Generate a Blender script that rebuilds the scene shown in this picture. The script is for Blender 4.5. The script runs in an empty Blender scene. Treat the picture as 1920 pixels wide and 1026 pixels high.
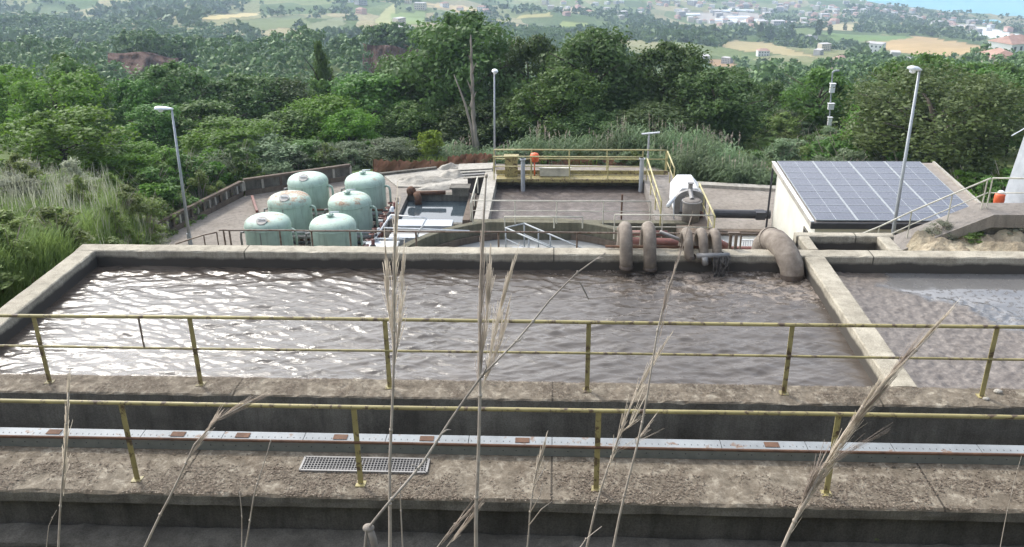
import bpy, math, random
import numpy as np
from mathutils import Vector, noise
random.seed(7)
RNG = np.random.default_rng(11)
SC = bpy.context.scene
COL = SC.collection

# ------------------------------------------------------------------ camera
FPX = 1671.76                      # focal length in photo pixels (photo 1920 x 1026)
PITCH, YAW, ROLL, HC = 0.411967671, 0.0508282073, -0.0111367883, 6.2
fwd = Vector((-math.sin(YAW)*math.cos(PITCH), math.cos(YAW)*math.cos(PITCH), -math.sin(PITCH)))
_r0 = Vector((math.cos(YAW), math.sin(YAW), 0)); _u0 = _r0.cross(fwd)
rgt = _r0*math.cos(ROLL)+_u0*math.sin(ROLL); upv = -_r0*math.sin(ROLL)+_u0*math.cos(ROLL)
cam = bpy.data.cameras.new('camera'); camo = bpy.data.objects.new('camera', cam); COL.objects.link(camo)
cam.sensor_width = 36; cam.lens = FPX/1920*36; cam.clip_start = .05; cam.clip_end = 40000
from mathutils import Matrix
camo.matrix_world = Matrix(((rgt.x, upv.x, -fwd.x, 0), (rgt.y, upv.y, -fwd.y, 0), (rgt.z, upv.z, -fwd.z, HC), (0, 0, 0, 1)))
SC.camera = camo

# ------------------------------------------------------------------ world, sun, exposure
SUN_AZ, SUN_EL = math.radians(-41), math.radians(46)     # azimuth from +Y, negative = left
w = bpy.data.worlds.new('World'); SC.world = w; w.use_nodes = True
nt = w.node_tree; bg = nt.nodes['Background']
sky = nt.nodes.new('ShaderNodeTexSky'); sky.sky_type = 'NISHITA'; sky.sun_disc = False
sky.sun_elevation = SUN_EL; sky.sun_rotation = SUN_AZ; sky.air_density = 1.2; sky.dust_density = 2.5; sky.altitude = 200
# broken white cloud over the sky
tc = nt.nodes.new('ShaderNodeTexCoord'); mp = nt.nodes.new('ShaderNodeMapping'); mp.inputs['Scale'].default_value = (1, 1, 2.6)
nz = nt.nodes.new('ShaderNodeTexNoise'); nz.inputs['Scale'].default_value = 2.3; nz.inputs['Detail'].default_value = 7
cr = nt.nodes.new('ShaderNodeValToRGB'); cr.color_ramp.elements[0].position = .42; cr.color_ramp.elements[1].position = .62
mx = nt.nodes.new('ShaderNodeMix'); mx.data_type = 'RGBA'; mx.inputs['B'].default_value = (11, 11, 11.4, 1)
nt.links.new(tc.outputs['Generated'], mp.inputs[0]); nt.links.new(mp.outputs[0], nz.inputs['Vector'])
dp = nt.nodes.new('ShaderNodeVectorMath'); dp.operation = 'DOT_PRODUCT'; dp.inputs[1].default_value = (math.sin(SUN_AZ-.25), math.cos(SUN_AZ-.25), .25)
ma = nt.nodes.new('ShaderNodeMath'); ma.operation = 'MULTIPLY_ADD'; ma.inputs[1].default_value = .17
nt.links.new(tc.outputs['Generated'], dp.inputs[0]); nt.links.new(dp.outputs['Value'], ma.inputs[0]); nt.links.new(nz.outputs['Fac'], ma.inputs[2]); nt.links.new(ma.outputs[0], cr.inputs[0]); nt.links.new(cr.outputs[0], mx.inputs['Factor'])
cl = nt.nodes.new('ShaderNodeValToRGB'); cl.color_ramp.elements[0].position = .55; cl.color_ramp.elements[0].color = (.41, .425, .465, 1); cl.color_ramp.elements[1].position = 1; cl.color_ramp.elements[1].color = (.97, .985, 1.0, 1)
cs = nt.nodes.new('ShaderNodeVectorMath'); cs.operation = 'SCALE'; cs.inputs['Scale'].default_value = 24
nt.links.new(dp.outputs['Value'], cl.inputs[0]); nt.links.new(cl.outputs[0], cs.inputs[0]); nt.links.new(cs.outputs[0], mx.inputs['B'])
nt.links.new(sky.outputs[0], mx.inputs['A']); nt.links.new(mx.outputs['Result'], bg.inputs[0])
bg.inputs[1].default_value = 0.15
sl = bpy.data.lights.new('sun', 'SUN'); sl.energy = 2.1; sl.angle = math.radians(6); sl.color = (1, .95, .87)
so = bpy.data.objects.new('sun', sl); COL.objects.link(so)
sd = Vector((math.sin(SUN_AZ)*math.cos(SUN_EL), math.cos(SUN_AZ)*math.cos(SUN_EL), math.sin(SUN_EL)))
so.rotation_euler = sd.to_track_quat('Z', 'Y').to_euler(); so.location = (-30, 40, 60)
SC.view_settings.view_transform = 'Standard'; SC.view_settings.look = 'None'; SC.view_settings.gamma = 1
SC.view_settings.exposure = 0.40
SC.cycles.use_denoising = True
SC.cycles.max_bounces = 6; SC.cycles.transparent_max_bounces = 6; SC.cycles.volume_bounces = 0
SC.cycles.sample_clamp_indirect = 4

# ------------------------------------------------------------------ photo pixel -> place
def ray(x, y): return rgt*((x-960)/FPX) - upv*((y-513)/FPX) + fwd
def at(x, y, z):
    d = ray(x, y); t = (z-HC)/d.z; return Vector((d.x*t, d.y*t, z))
def atY(x, y, Y):
    d = ray(x, y); t = Y/d.y; return Vector((d.x*t, Y, HC+d.z*t))
def proj_np(P):
    D = P-np.array([0, 0, HC]); c = D@np.array(fwd)
    return 960+FPX*(D@np.array(rgt))/c, 513-FPX*(D@np.array(upv))/c

# ------------------------------------------------------------------ mesh builder
class MB:
    def __init__(s): s.v = []; s.f = []; s.m = []
    def add(s, V, F, mi=0):
        b = len(s.v); s.v += [tuple(p) for p in V]; s.f += [tuple(i+b for i in q) for q in F]; s.m += [mi]*len(F)
    def box(s, a, b, mi=0):
        x0, y0, z0 = a; x1, y1, z1 = b
        V = [(x, y, z) for z in (z0, z1) for x, y in ((x0, y0), (x1, y0), (x1, y1), (x0, y1))]
        s.add(V, [(3, 2, 1, 0), (4, 5, 6, 7), (0, 1, 5, 4), (1, 2, 6, 5), (2, 3, 7, 6), (3, 0, 4, 7)], mi)
    def bar(s, p, q, w, h, mi=0, up=(0, 0, 1)):
        p, q = Vector(p), Vector(q); d = (q-p).normalized(); u = Vector(up)
        if abs(d.dot(u)) > .98: u = Vector((0, 1, 0))
        a = d.cross(u).normalized()*w/2; b = a.normalized().cross(d).normalized()*h/2
        V = [p-a-b, p+a-b, p+a+b, p-a+b, q-a-b, q+a-b, q+a+b, q-a+b]
        s.add(V, [(3, 2, 1, 0), (4, 5, 6, 7), (0, 1, 5, 4), (1, 2, 6, 5), (2, 3, 7, 6), (3, 0, 4, 7)], mi)
    def tube(s, pts, r, n=8, mi=0, cap=True):
        pts = [Vector(p) for p in pts]; k = len(pts)
        rr = r if isinstance(r, (list, tuple)) else [r]*k
        u = None; V = []
        for i, p in enumerate(pts):
            d = (pts[min(i+1, k-1)]-pts[max(i-1, 0)]).normalized()
            if u is None:
                u = Vector((0, 0, 1)) if abs(d.z) < .9 else Vector((1, 0, 0))
            u = (u-d*u.dot(d)).normalized(); b = d.cross(u)
            V += [p+(u*math.cos(a)+b*math.sin(a))*rr[i] for a in (2*math.pi*j/n for j in range(n))]
        F = [(i*n+j, i*n+(j+1) % n, (i+1)*n+(j+1) % n, (i+1)*n+j) for i in range(k-1) for j in range(n)]
        if cap: F += [tuple(range(n-1, -1, -1)), tuple((k-1)*n+j for j in range(n))]
        s.add(V, F, mi)
    def lathe(s, prof, c=(0, 0, 0), n=32, mi=0, a0=0, a1=2*math.pi):
        full = abs(a1-a0-2*math.pi) < 1e-6; m = n if full else n+1
        V = [(c[0]+r*math.cos(a0+(a1-a0)*j/n), c[1]+r*math.sin(a0+(a1-a0)*j/n), c[2]+z) for r, z in prof for j in range(m)]
        F = []
        for i in range(len(prof)-1):
            for j in range(n if full else n):
                j2 = (j+1) % m if full else j+1
                F.append((i*m+j, i*m+j2, (i+1)*m+j2, (i+1)*m+j))
        s.add(V, F, mi)
    def sphere(s, c, r, n=10, mi=0):
        r = r if isinstance(r, (tuple, list)) else (r, r, r)
        V = []; F = []
        for i in range(n+1):
            t = math.pi*i/n
            for j in range(2*n):
                a = math.pi*j/n; V.append((c[0]+r[0]*math.sin(t)*math.cos(a), c[1]+r[1]*math.sin(t)*math.sin(a), c[2]+r[2]*math.cos(t)))
        for i in range(n):
            for j in range(2*n): F.append((i*2*n+j, (i+1)*2*n+j, (i+1)*2*n+(j+1) % (2*n), i*2*n+(j+1) % (2*n)))
        s.add(V, F, mi)
    def build(s, name, mats, parent=None, smooth=False):
        me = bpy.data.meshes.new(name); me.from_pydata(s.v, [], s.f)
        for m in (mats if isinstance(mats, (list, tuple)) else [mats]): me.materials.append(m)
        if any(s.m): me.polygons.foreach_set('material_index', s.m)
        if smooth: me.polygons.foreach_set('use_smooth', [True]*len(s.f))
        me.update(); return link(name, me, parent)
def link(name, me, parent=None):
    o = bpy.data.objects.new(name, me); COL.objects.link(o)
    if parent: o.parent = parent; o.matrix_parent_inverse = Matrix.Translation(parent.location).inverted()
    return o
def npmesh(name, V, F, mats, smooth=False, mi=None):
    V = np.asarray(V, np.float32); F = np.asarray(F, np.int32); k = F.shape[1]
    me = bpy.data.meshes.new(name); me.vertices.add(len(V)); me.vertices.foreach_set('co', V.ravel())
    me.loops.add(F.size); me.loops.foreach_set('vertex_index', F.ravel())
    me.polygons.add(len(F)); me.polygons.foreach_set('loop_start', np.arange(0, F.size, k, dtype=np.int32))
    for m in (mats if isinstance(mats, (list, tuple)) else [mats]): me.materials.append(m)
    if mi is not None: me.polygons.foreach_set('material_index', np.asarray(mi, np.int32))
    me.polygons.foreach_set('use_smooth', np.full(len(F), smooth)); me.update(calc_edges=True); return me
def tag(o, label=None, cat=None, group=None, kind=None):
    if label: o['label'] = label
    if cat: o['category'] = cat
    if group: o['group'] = group
    if kind: o['kind'] = kind
    return o
def empty(name, loc, label=None, cat=None, group=None):
    o = bpy.data.objects.new(name, None); COL.objects.link(o); o.location = loc; o.empty_display_size = .2
    return tag(o, label, cat, group)
def copy_tree(o, parent=None):
    c = o.copy(); COL.objects.link(c)
    if parent: c.parent = parent; c.matrix_parent_inverse = o.matrix_parent_inverse.copy()
    for ch in list(o.children): copy_tree(ch, c)
    return c

# ------------------------------------------------------------------ materials
def newmat(name):
    m = bpy.data.materials.new(name); m.use_nodes = True
    return m, m.node_tree, m.node_tree.nodes['Principled BSDF']
def pos_vec(t, scale=(1, 1, 1)):
    g = t.nodes.new('ShaderNodeNewGeometry'); mp = t.nodes.new('ShaderNodeMapping'); mp.inputs['Scale'].default_value = scale
    t.links.new(g.outputs['Position'], mp.inputs[0]); return mp.outputs[0]
def noise_n(t, vec, scale, detail=5, rough=.6, dist=0):
    n = t.nodes.new('ShaderNodeTexNoise'); n.inputs['Scale'].default_value = scale; n.inputs['Detail'].default_value = detail
    n.inputs['Roughness'].default_value = rough; n.inputs['Distortion'].default_value = dist
    if vec: t.links.new(vec, n.inputs['Vector'])
    return n.outputs['Fac']
def ramp(t, fac, stops):
    r = t.nodes.new('ShaderNodeValToRGB'); e = r.color_ramp.elements
    while len(e) < len(stops): e.new(.5)
    for el, (p, c) in zip(e, stops): el.position = p; el.color = (*c, 1) if len(c) == 3 else c
    t.links.new(fac, r.inputs[0]); return r.outputs[0]
def mixc(t, fac, a, b, mode='MIX'):
    m = t.nodes.new('ShaderNodeMix'); m.data_type = 'RGBA'; m.blend_type = mode
    for k, v in (('Factor', fac), ('A', a), ('B', b)):
        if isinstance(v, (int, float)): m.inputs[k].default_value = v
        elif isinstance(v, tuple): m.inputs[k].default_value = (*v, 1)
        else: t.links.new(v, m.inputs[k])
    return m.outputs['Result']
def bump(t, p, h, strength, dist=.02):
    b = t.nodes.new('ShaderNodeBump'); b.inputs['Strength'].default_value = strength; b.inputs['Distance'].default_value = dist
    t.links.new(h, b.inputs['Height']); t.links.new(b.outputs[0], p.inputs['Normal']); return b
def m_noise(name, stops, scale=4, rough=.8, bs=20, bstr=.3, metal=0, aniso=(1, 1, 1), detail=6, spec=.4, bdist=.02):
    m, t, p = newmat(name); v = pos_vec(t, aniso)
    t.links.new(ramp(t, noise_n(t, v, scale, detail), stops), p.inputs['Base Color'])
    p.inputs['Roughness'].default_value = rough; p.inputs['Metallic'].default_value = metal; p.inputs['Specular IOR Level'].default_value = spec
    if bstr: bump(t, p, noise_n(t, v, bs, 5), bstr, bdist)
    return m
def m_plain(name, c, rough=.6, metal=0, spec=.4):
    return m_noise(name, [(.3, tuple(x*.82 for x in c)), (.7, tuple(min(1, x*1.12) for x in c))], 6, rough, 30, .08, metal, spec=spec)
def m_concrete(name, light, dark, wet=None, top_moss=None, scale=1.3, patchy=0, joints=0):
    """cast concrete: large mottling, vertical run stains, speckle; optional soaked band below a height"""
    m, t, p = newmat(name); v = pos_vec(t); vs = pos_vec(t, (1, 1, .12))
    big = noise_n(t, v, scale, 6, .65); st = noise_n(t, vs, 5, 6, .7); sp = noise_n(t, v, 55, 4, .7)
    c = ramp(t, big, [(.32, dark), (.5, tuple((a+b)/2 for a, b in zip(light, dark))), (.68, light)])
    c = mixc(t, ramp(t, st, [(.45, (0, 0, 0)), (.75, (.75, .75, .75))]), c, tuple(x*.55 for x in dark))
    c = mixc(t, ramp(t, sp, [(.35, (.55, .55, .55)), (.62, (1.12, 1.12, 1.12))]), c, c)
    c = mixc(t, .55, c, ramp(t, sp, [(.36, (.35, .33, .3)), (.6, (1, 1, 1))]), 'MULTIPLY')
    if top_moss:
        c = mixc(t, ramp(t, noise_n(t, v, 2.6, 7, .7), [(.5, (0, 0, 0)), (.68, (.8, .8, .8))]), c, top_moss)
    if patchy:
        pn = ramp(t, noise_n(t, v, 7, 9, .72, .4), [(.40, (.066, .049, .033)), (.53, (.165, .132, .097)), (.67, (.42, .375, .295))])
        c = mixc(t, patchy, c, pn)
    if joints:
        g0 = t.nodes.new('ShaderNodeNewGeometry'); s0 = t.nodes.new('ShaderNodeSeparateXYZ'); t.links.new(g0.outputs['Position'], s0.inputs[0])
        mm = t.nodes.new('ShaderNodeMath'); mm.operation = 'PINGPONG'; mm.inputs[1].default_value = joints; t.links.new(s0.outputs['X'], mm.inputs[0])
        mj = t.nodes.new('ShaderNodeMath'); mj.operation = 'LESS_THAN'; mj.inputs[1].default_value = .012; t.links.new(mm.outputs[0], mj.inputs[0])
        c = mixc(t, mj.outputs[0], c, tuple(x*.3 for x in dark))
    if wet is not None:
        g = t.nodes.new('ShaderNodeNewGeometry'); s = t.nodes.new('ShaderNodeSeparateXYZ'); t.links.new(g.outputs['Position'], s.inputs[0])
        a = t.nodes.new('ShaderNodeMath'); a.operation = 'MULTIPLY_ADD'; a.inputs[1].default_value = .16; t.links.new(noise_n(t, pos_vec(t, (1, 1, .3)), 2.5, 4), a.inputs[0]); t.links.new(s.outputs['Z'], a.inputs[2])
        mr = t.nodes.new('ShaderNodeMapRange'); mr.inputs['From Min'].default_value = wet+.05; mr.inputs['From Max'].default_value = wet+.11
        mr.inputs['To Min'].default_value = 1; mr.inputs['To Max'].default_value = 0; t.links.new(a.outputs[0], mr.inputs['Value'])
        c = mixc(t, mr.outputs[0], c, (.075, .066, .056))
    t.links.new(c, p.inputs['Base Color']); p.inputs['Roughness'].default_value = .9; p.inputs['Specular IOR Level'].default_value = .25
    bump(t, p, noise_n(t, v, 35, 6, .7), .5, .015); return m
def m_paint(name, c, rust=(.10, .045, .02), amt=.56, rough=.5, scale=9):
    m, t, p = newmat(name); v = pos_vec(t)
    f = ramp(t, noise_n(t, v, scale, 8, .7), [(amt, (0, 0, 0)), (amt+.07, (1, 1, 1))])
    base = ramp(t, noise_n(t, v, 2.5, 5), [(.3, tuple(x*.7 for x in c)), (.7, tuple(x*1.15 for x in c))])
    t.links.new(mixc(t, f, base, rust), p.inputs['Base Color']); p.inputs['Roughness'].default_value = rough
    bump(t, p, noise_n(t, v, 40, 4), .15, .005); return m
def m_leaf(name, c1, c2, trans=.35, scale=.6):
    m, t, p = newmat(name); v = pos_vec(t)
    oi = t.nodes.new('ShaderNodeObjectInfo')
    n1 = noise_n(t, v, scale, 3); n2 = noise_n(t, v, 9, 2)
    c = ramp(t, n1, [(.35, c1), (.65, c2)])
    c = mixc(t, ramp(t, n2, [(.3, (0, 0, 0)), (.75, (1, 1, 1))]), c, tuple(x*1.35 for x in c2))
    hs = t.nodes.new('ShaderNodeHueSaturation'); t.links.new(c, hs.inputs['Color'])
    mr = t.nodes.new('ShaderNodeMapRange'); mr.inputs['To Min'].default_value = .72; mr.inputs['To Max'].default_value = 1.3
    t.links.new(oi.outputs['Random'], mr.inputs['Value']); t.links.new(mr.outputs[0], hs.inputs['Value'])
    mr2 = t.nodes.new('ShaderNodeMapRange'); mr2.inputs['To Min'].default_value = .485; mr2.inputs['To Max'].default_value = .515
    t.links.new(oi.outputs['Random'], mr2.inputs['Value']); t.links.new(mr2.outputs[0], hs.inputs['Hue'])
    t.links.new(hs.outputs[0], p.inputs['Base Color']); p.inputs['Roughness'].default_value = .55; p.inputs['Specular IOR Level'].default_value = .3
    tr = t.nodes.new('ShaderNodeBsdfTranslucent'); t.links.new(hs.outputs[0], tr.inputs['Color'])
    ms = t.nodes.new('ShaderNodeMixShader'); ms.inputs[0].default_value = trans
    t.links.new(p.outputs[0], ms.inputs[1]); t.links.new(tr.outputs[0], ms.inputs[2])
    t.links.new(ms.outputs[0], t.nodes['Material Output'].inputs[0]); return m
M = {}
M['conc_top'] = m_concrete('basin_concrete', (.56, .51, .41), (.34, .305, .24), wet=-.13, joints=2.87)
M['conc_litter'] = m_concrete('stained_concrete', (.42, .38, .30), (.19, .16, .12), top_moss=(.13, .095, .065), patchy=.6, joints=2.13)
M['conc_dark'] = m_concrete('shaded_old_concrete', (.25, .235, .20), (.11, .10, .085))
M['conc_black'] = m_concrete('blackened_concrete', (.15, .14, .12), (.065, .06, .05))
M['conc_yard'] = m_concrete('yard_concrete', (.33, .30, .27), (.23, .205, .18), scale=.5)
M['conc_pale'] = m_concrete('pale_concrete', (.55, .52, .46), (.38, .35, .30), scale=.8)
M['conc_green'] = m_concrete('mossy_concrete', (.24, .225, .16), (.13, .12, .085), scale=.9)
M['conc_brown'] = m_concrete('brown_concrete', (.24, .19, .145), (.13, .10, .08), scale=1)
M['yellow'] = m_paint('worn_yellow_paint', (.34, .285, .12), (.10, .065, .04), .525)
M['pale_yellow'] = m_paint('faded_yellow_paint', (.48, .42, .20), (.2, .15, .06), .60)
M['cream'] = m_paint('cream_paint', (.56, .53, .44), (.3, .26, .18), .62)
M['rust'] = m_noise('rusty_steel', [(.3, (.075, .04, .026)), (.7, (.16, .085, .05))], 8, .85)
M['brown_rail'] = m_paint('brown_rail_paint', (.20, .15, .11), (.11, .06, .035), .5)
M['red_pipe'] = m_paint('red_pipe_paint', (.20, .075, .055), (.10, .06, .05), .58)
M['galv'] = m_noise('galvanised_steel', [(.3, (.27, .29, .30)), (.7, (.40, .42, .43))], 14, .6, 30, .1, .1)
M['tray_cover'] = m_paint('stained_tray_metal', (.25, .265, .27), (.17, .11, .075), .57, .6, 5)
M['galv_pole'] = m_noise('grey_pole_steel', [(.3, (.34, .36, .38)), (.7, (.46, .48, .5))], 3, .5, 30, .1, .3)
M['white_metal'] = m_plain('white_metal', (.74, .76, .78), .4)
M['white_paint'] = m_plain('white_paint', (.8, .8, .8), .45)
M['tray_grey'] = m_noise('grey_green_steel', [(.3, (.13, .14, .125)), (.7, (.19, .20, .18))], 6, .6, 30, .1)
M['dark_metal'] = m_plain('dark_metal', (.045, .045, .05), .5)
M['grey_metal'] = m_plain('grey_metal', (.26, .25, .24), .5, .3)
M['pipe'] = m_noise('muddy_pipe', [(.3, (.135, .108, .085)), (.55, (.215, .178, .142)), (.75, (.31, .268, .22))], 7, .75, 25, .25)
M['pipe_wet'] = m_noise('soaked_pipe', [(.3, (.07, .055, .045)), (.7, (.13, .10, .08))], 9, .5, 25, .3)
M['rag'] = m_noise('wet_rag', [(.35, (.03, .028, .026)), (.55, (.10, .09, .08)), (.72, (.24, .22, .2))], 22, .8, 40, .6)
M['orange'] = m_plain('orange_plastic', (.75, .14, .05), .45)
M['plaster'] = m_noise('pale_plaster', [(.3, (.60, .58, .49)), (.6, (.70, .68, .60)), (.8, (.75, .73, .66))], 1.2, .9, 30, .15)
M['roof_felt'] = m_noise('roof_felt', [(.3, (.22, .19, .16)), (.7, (.33, .29, .25))], 4, .9)
M['glass_dark'] = m_plain('dark_glass', (.04, .045, .05), .15)
M['net'] = m_noise('rusty_netting', [(.3, (.27, .125, .075)), (.7, (.40, .21, .13))], 3, .9, 20, 0)
M['bark'] = m_noise('bark', [(.3, (.05, .04, .03)), (.7, (.11, .09, .07))], 10, .95, 25, .6, aniso=(1, 1, .2))
M['deadwood'] = m_noise('bleached_deadwood', [(.3, (.17, .145, .12)), (.7, (.36, .32, .27))], 5, .95, 25, .6, aniso=(1, 1, .2))
M['straw'] = m_noise('dry_straw', [(.3, (.30, .245, .19)), (.7, (.46, .40, .33))], 14, .8, 60, .1)
M['plume'] = m_leaf('dry_plume', (.30, .245, .195), (.42, .36, .30), .4, 8)
M['litter'] = m_noise('dead_leaves', [(.28, (.05, .036, .025)), (.5, (.12, .09, .064)), (.72, (.30, .25, .19))], 40, .85, 20, 0, detail=2)
M['earth'] = m_noise('red_earth', [(.3, (.075, .043, .032)), (.5, (.125, .070, .05)), (.7, (.18, .115, .085))], .25, .95, 1.2, .8, detail=8, bdist=.5)
M['soil'] = m_noise('dry_soil', [(.3, (.20, .16, .11)), (.55, (.36, .30, .21)), (.75, (.50, .43, .31))], 1.6, .95, 9, .8, bdist=.1)
M['leaf_dark'] = m_leaf('dark_oak_leaf', (.050, .092, .026), (.088, .146, .040))
M['leaf_mid'] = m_leaf('green_leaf', (.054, .112, .022), (.10, .178, .036))
M['leaf_bright'] = m_leaf('bright_green_leaf', (.075, .155, .018), (.13, .235, .032), .45)
M['leaf_lime'] = m_leaf('lime_leaf', (.14, .22, .02), (.21, .30, .04), .45)
M['leaf_olive'] = m_leaf('grey_green_leaf', (.10, .145, .068), (.165, .22, .115))
M['leaf_oakbrown'] = m_leaf('grey_brown_green_leaf', (.066, .105, .030), (.118, .165, .052))
M['leaf_cane'] = m_leaf('cane_leaf', (.085, .14, .058), (.17, .24, .115), .35, 1.5)
M['leaf_bank'] = m_leaf('bank_weed_leaf', (.09, .14, .032), (.19, .25, .072), .4, 1.2)
M['leaf_grey'] = m_leaf('grey_weed_leaf', (.21, .235, .15), (.36, .375, .28), .5, 1.5)
M['far_leaf'] = m_leaf('far_leaf', (.045, .092, .026), (.105, .170, .050), .12, .11)

# ------------------------------------------------------------------ terrain
_TY = [45, 60, 90, 130, 180, 230, 290, 350, 430, 520, 600, 700, 800, 1000, 1300, 1600, 2000, 2600]
_TT = [-.62, -.27, -.05, .265, .50]
_TZ = np.array([
 [-7.5, -10, -20, -28, -34, -37, -48, -58, -62, -66, -80, -93, -100, -92, -66, -40, -10, 0],
 [-8, -10.5, -19.5, -27, -33, -35, -48, -62, -76, -80, -81, -83, -96, -106, -104, -90, -60, -40],
 [-8.2, -10.5, -20, -30, -39, -47, -55, -62, -70, -79, -87, -97, -107, -126, -146, -160, -175, -190],
 [-8.5, -9.8, -17, -26, -35, -44, -53, -62, -73, -85, -95, -108, -120, -143, -172, -197, -221, -236],
 [-8, -9.5, -16, -25, -34, -43, -52, -62, -74, -87, -99, -113, -128, -152, -186, -222, -240, -250]])
SEA = -225.0
def vnoise(x, y, s): # smooth numpy value noise, -1..1
    x = np.asarray(x)/s; y = np.asarray(y)/s; xi = np.floor(x).astype(int); yi = np.floor(y).astype(int); fx = x-xi; fy = y-yi
    fx = fx*fx*(3-2*fx); fy = fy*fy*(3-2*fy)
    h = lambda a, b: np.modf(np.abs(np.sin(a*127.1+b*311.7)*43758.5453))[0]*2-1
    return (h(xi, yi)*(1-fx)+h(xi+1, yi)*fx)*(1-fy)+(h(xi, yi+1)*(1-fx)+h(xi+1, yi+1)*fx)*fy
def sstep(a, b, x): t = np.clip((x-a)/(b-a), 0, 1); return t*t*(3-2*t)
def gz(X, Y):
    X = np.atleast_1d(np.asarray(X, float)); Y = np.atleast_1d(np.asarray(Y, float))
    t = np.clip(X/np.maximum(Y, 20), _TT[0], _TT[-1])
    lY = np.log(np.clip(Y, 45, 2600)); cols = np.stack([np.interp(lY, np.log(_TY), r) for r in _TZ], 0)
    i = np.clip(np.searchsorted(_TT, t)-1, 0, len(_TT)-2); T = np.array(_TT); fr = (t-T[i])/(T[i+1]-T[i]); fr = fr*fr*(3-2*fr)
    n = np.arange(len(t)); z = cols[i, n]*(1-fr)+cols[i+1, n]*fr
    amp = np.clip((Y-60)/260, 0, 1)
    z = z+amp*(4.0*vnoise(X, Y, 75)+2.0*vnoise(X+51, Y, 27))+np.clip((Y-380)/300, 0, 1)*np.clip(1.15-np.abs(t-.0)*1.2, .35, 1)*(9*vnoise(X+17, Y, 210)+5*vnoise(X, Y+33, 95))*np.clip((.33-t)*6, .15, 1)
    near = np.where(Y < 8, np.interp(Y, [-6, 0, 2, 4, 5.5, 7.6], [5.2, 4.55, 3.5, 1.6, .3, -.75]), np.interp(Y, [8, 16.5, 22, 45], [-1.6, -2.0, -8.08, -8.12]))
    bank = np.interp(Y, [0, 8, 15, 20, 28, 36, 45], [4.5, -.3, -.35, -1.4, -3.4, -6.4, -7.9])
    er = np.interp(Y, [0, 17, 28, 36, 42, 46, 60], [-9.6, -9.7, -12.6, -18.2, -16.4, -14.0, -14])
    wb = np.where(Y < 8, 0, sstep(0, 1, (er-X)/np.interp(Y, [0, 17, 28], [.5, .6, 2.0])))
    bank = bank+.25*vnoise(X, Y, 3.1)
    # sandy bank on the right, before the stairs
    rb = np.interp(Y, [19, 23.5, 27.2, 28.5], [-8, -4.9, -4.2, -8]) + .12*vnoise(X, Y, 1.1)+.2*vnoise(X, Y, 2.9)
    wr = sstep(10.0, 11.6, X)*np.where((Y > 19) & (Y < 28.5), 1, 0)
    near = near*(1-wb)+bank*wb
    near = near*(1-wr)+rb*wr
    wf = sstep(43, 52, Y)
    return near*(1-wf)+z*wf
def g1(x, y): return float(gz(x, y)[0])
def hit(x, y, y0=48):
    d = ray(x, y); Y = y0*np.exp(np.linspace(0, math.log(2600/y0), 900)); X = d.x/d.y*Y; Z = HC+d.z/d.y*Y
    k = np.where(Z < gz(X, Y))[0]
    if not len(k): return None
    k = k[0]; return Vector((X[k], Y[k], Z[k]))

# fields painted as what grows on them (photo polygons laid on the ground they cover)
FIELDS = [([(1628, 85), (1650, 79), (1712, 68), (1740, 68), (1800, 78), (1870, 92), (1800, 105), (1720, 102), (1680, 98)], (.42, .30, .15)),
 ([(355, 38), (380, 30), (430, 25), (490, 22), (480, 30), (420, 37)], (.48, .40, .20)),
 ([(1340, 84), (1380, 75), (1440, 80), (1510, 100), (1540, 108), (1480, 103), (1400, 98)], (.36, .30, .16)),
 ([(1330, 112), (1378, 110), (1380, 125), (1340, 128)], (.32, .22, .13)),
 ([(780, 5), (860, 8), (910, 18), (860, 26), (820, 14)], (.45, .36, .2)),
 ([(700, 40), (720, 18), (740, 5), (745, 45), (720, 55)], (.33, .33, .15)), ([(730, 25), (800, 20), (800, 45), (735, 48)], (.20, .26, .09)),
 ([(985, 28), (1030, 24), (1035, 34), (960, 36)], (.34, .31, .13)), ([(1050, 36), (1105, 42), (1100, 50), (1050, 48)], (.26, .30, .10)),
 ([(1020, 50), (1090, 48), (1080, 62), (1040, 62)], (.16, .23, .07)), ([(940, 44), (1000, 46), (990, 56), (925, 50)], (.34, .28, .15)),
 ([(1030, 15), (1100, 14), (1100, 22), (1040, 22)], (.42, .34, .24)), ([(1240, 75), (1300, 92), (1260, 90)], (.33, .24, .15)),
 ([(1540, 62), (1700, 68), (1710, 72), (1650, 78), (1560, 80)], (.15, .22, .08)), ([(1560, 44), (1610, 46), (1600, 58), (1540, 56)], (.42, .36, .2)),
 ([(1640, 110), (1920, 110), (1920, 128), (1700, 130)], (.14, .19, .07)), ([(1760, 46), (1840, 50), (1920, 66), (1920, 82), (1860, 72), (1780, 52)], (.68, .70, .68)),
 ([(1100, 70), (1140, 68), (1150, 75), (1105, 76)], (.50, .46, .36)), ([(1280, 20), (1420, 24), (1440, 46), (1330, 44)], (.38, .35, .31)),
 ([(1150, 56), (1180, 56), (1180, 64), (1150, 64)], (.2, .26, .1)), ([(560, 50), (640, 30), (650, 45), (600, 62)], (.20, .22, .12)),
 ([(430, 40), (560, 28), (590, 45), (500, 58)], (.15, .18, .08)),
 ([(695, 95), (715, 85), (770, 105), (765, 128), (725, 140)], (.22, .10, .065)), ([(215, 98), (320, 98), (310, 128), (240, 126)], (.18, .09, .06))]
def inpoly(px, py, poly):
    r = np.zeros(px.shape, bool); n = len(poly)
    for i in range(n):
        x0, y0 = poly[i]; x1, y1 = poly[(i+1) % n]
        if y0 == y1: continue
        c = ((y0 > py) != (y1 > py)) & (px < (x1-x0)*(py-y0)/(y1-y0)+x0); r ^= c
    return r
A = np.linspace(math.radians(-52), math.radians(52), 620)
ys = np.concatenate([np.linspace(-6, 60, 133), 60*np.exp(np.linspace(0, math.log(2700/60), 330))[1:]])
TX = np.outer(np.maximum(ys, 22), np.tan(A)); TYY = np.repeat(ys[:, None], len(A), 1)
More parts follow.
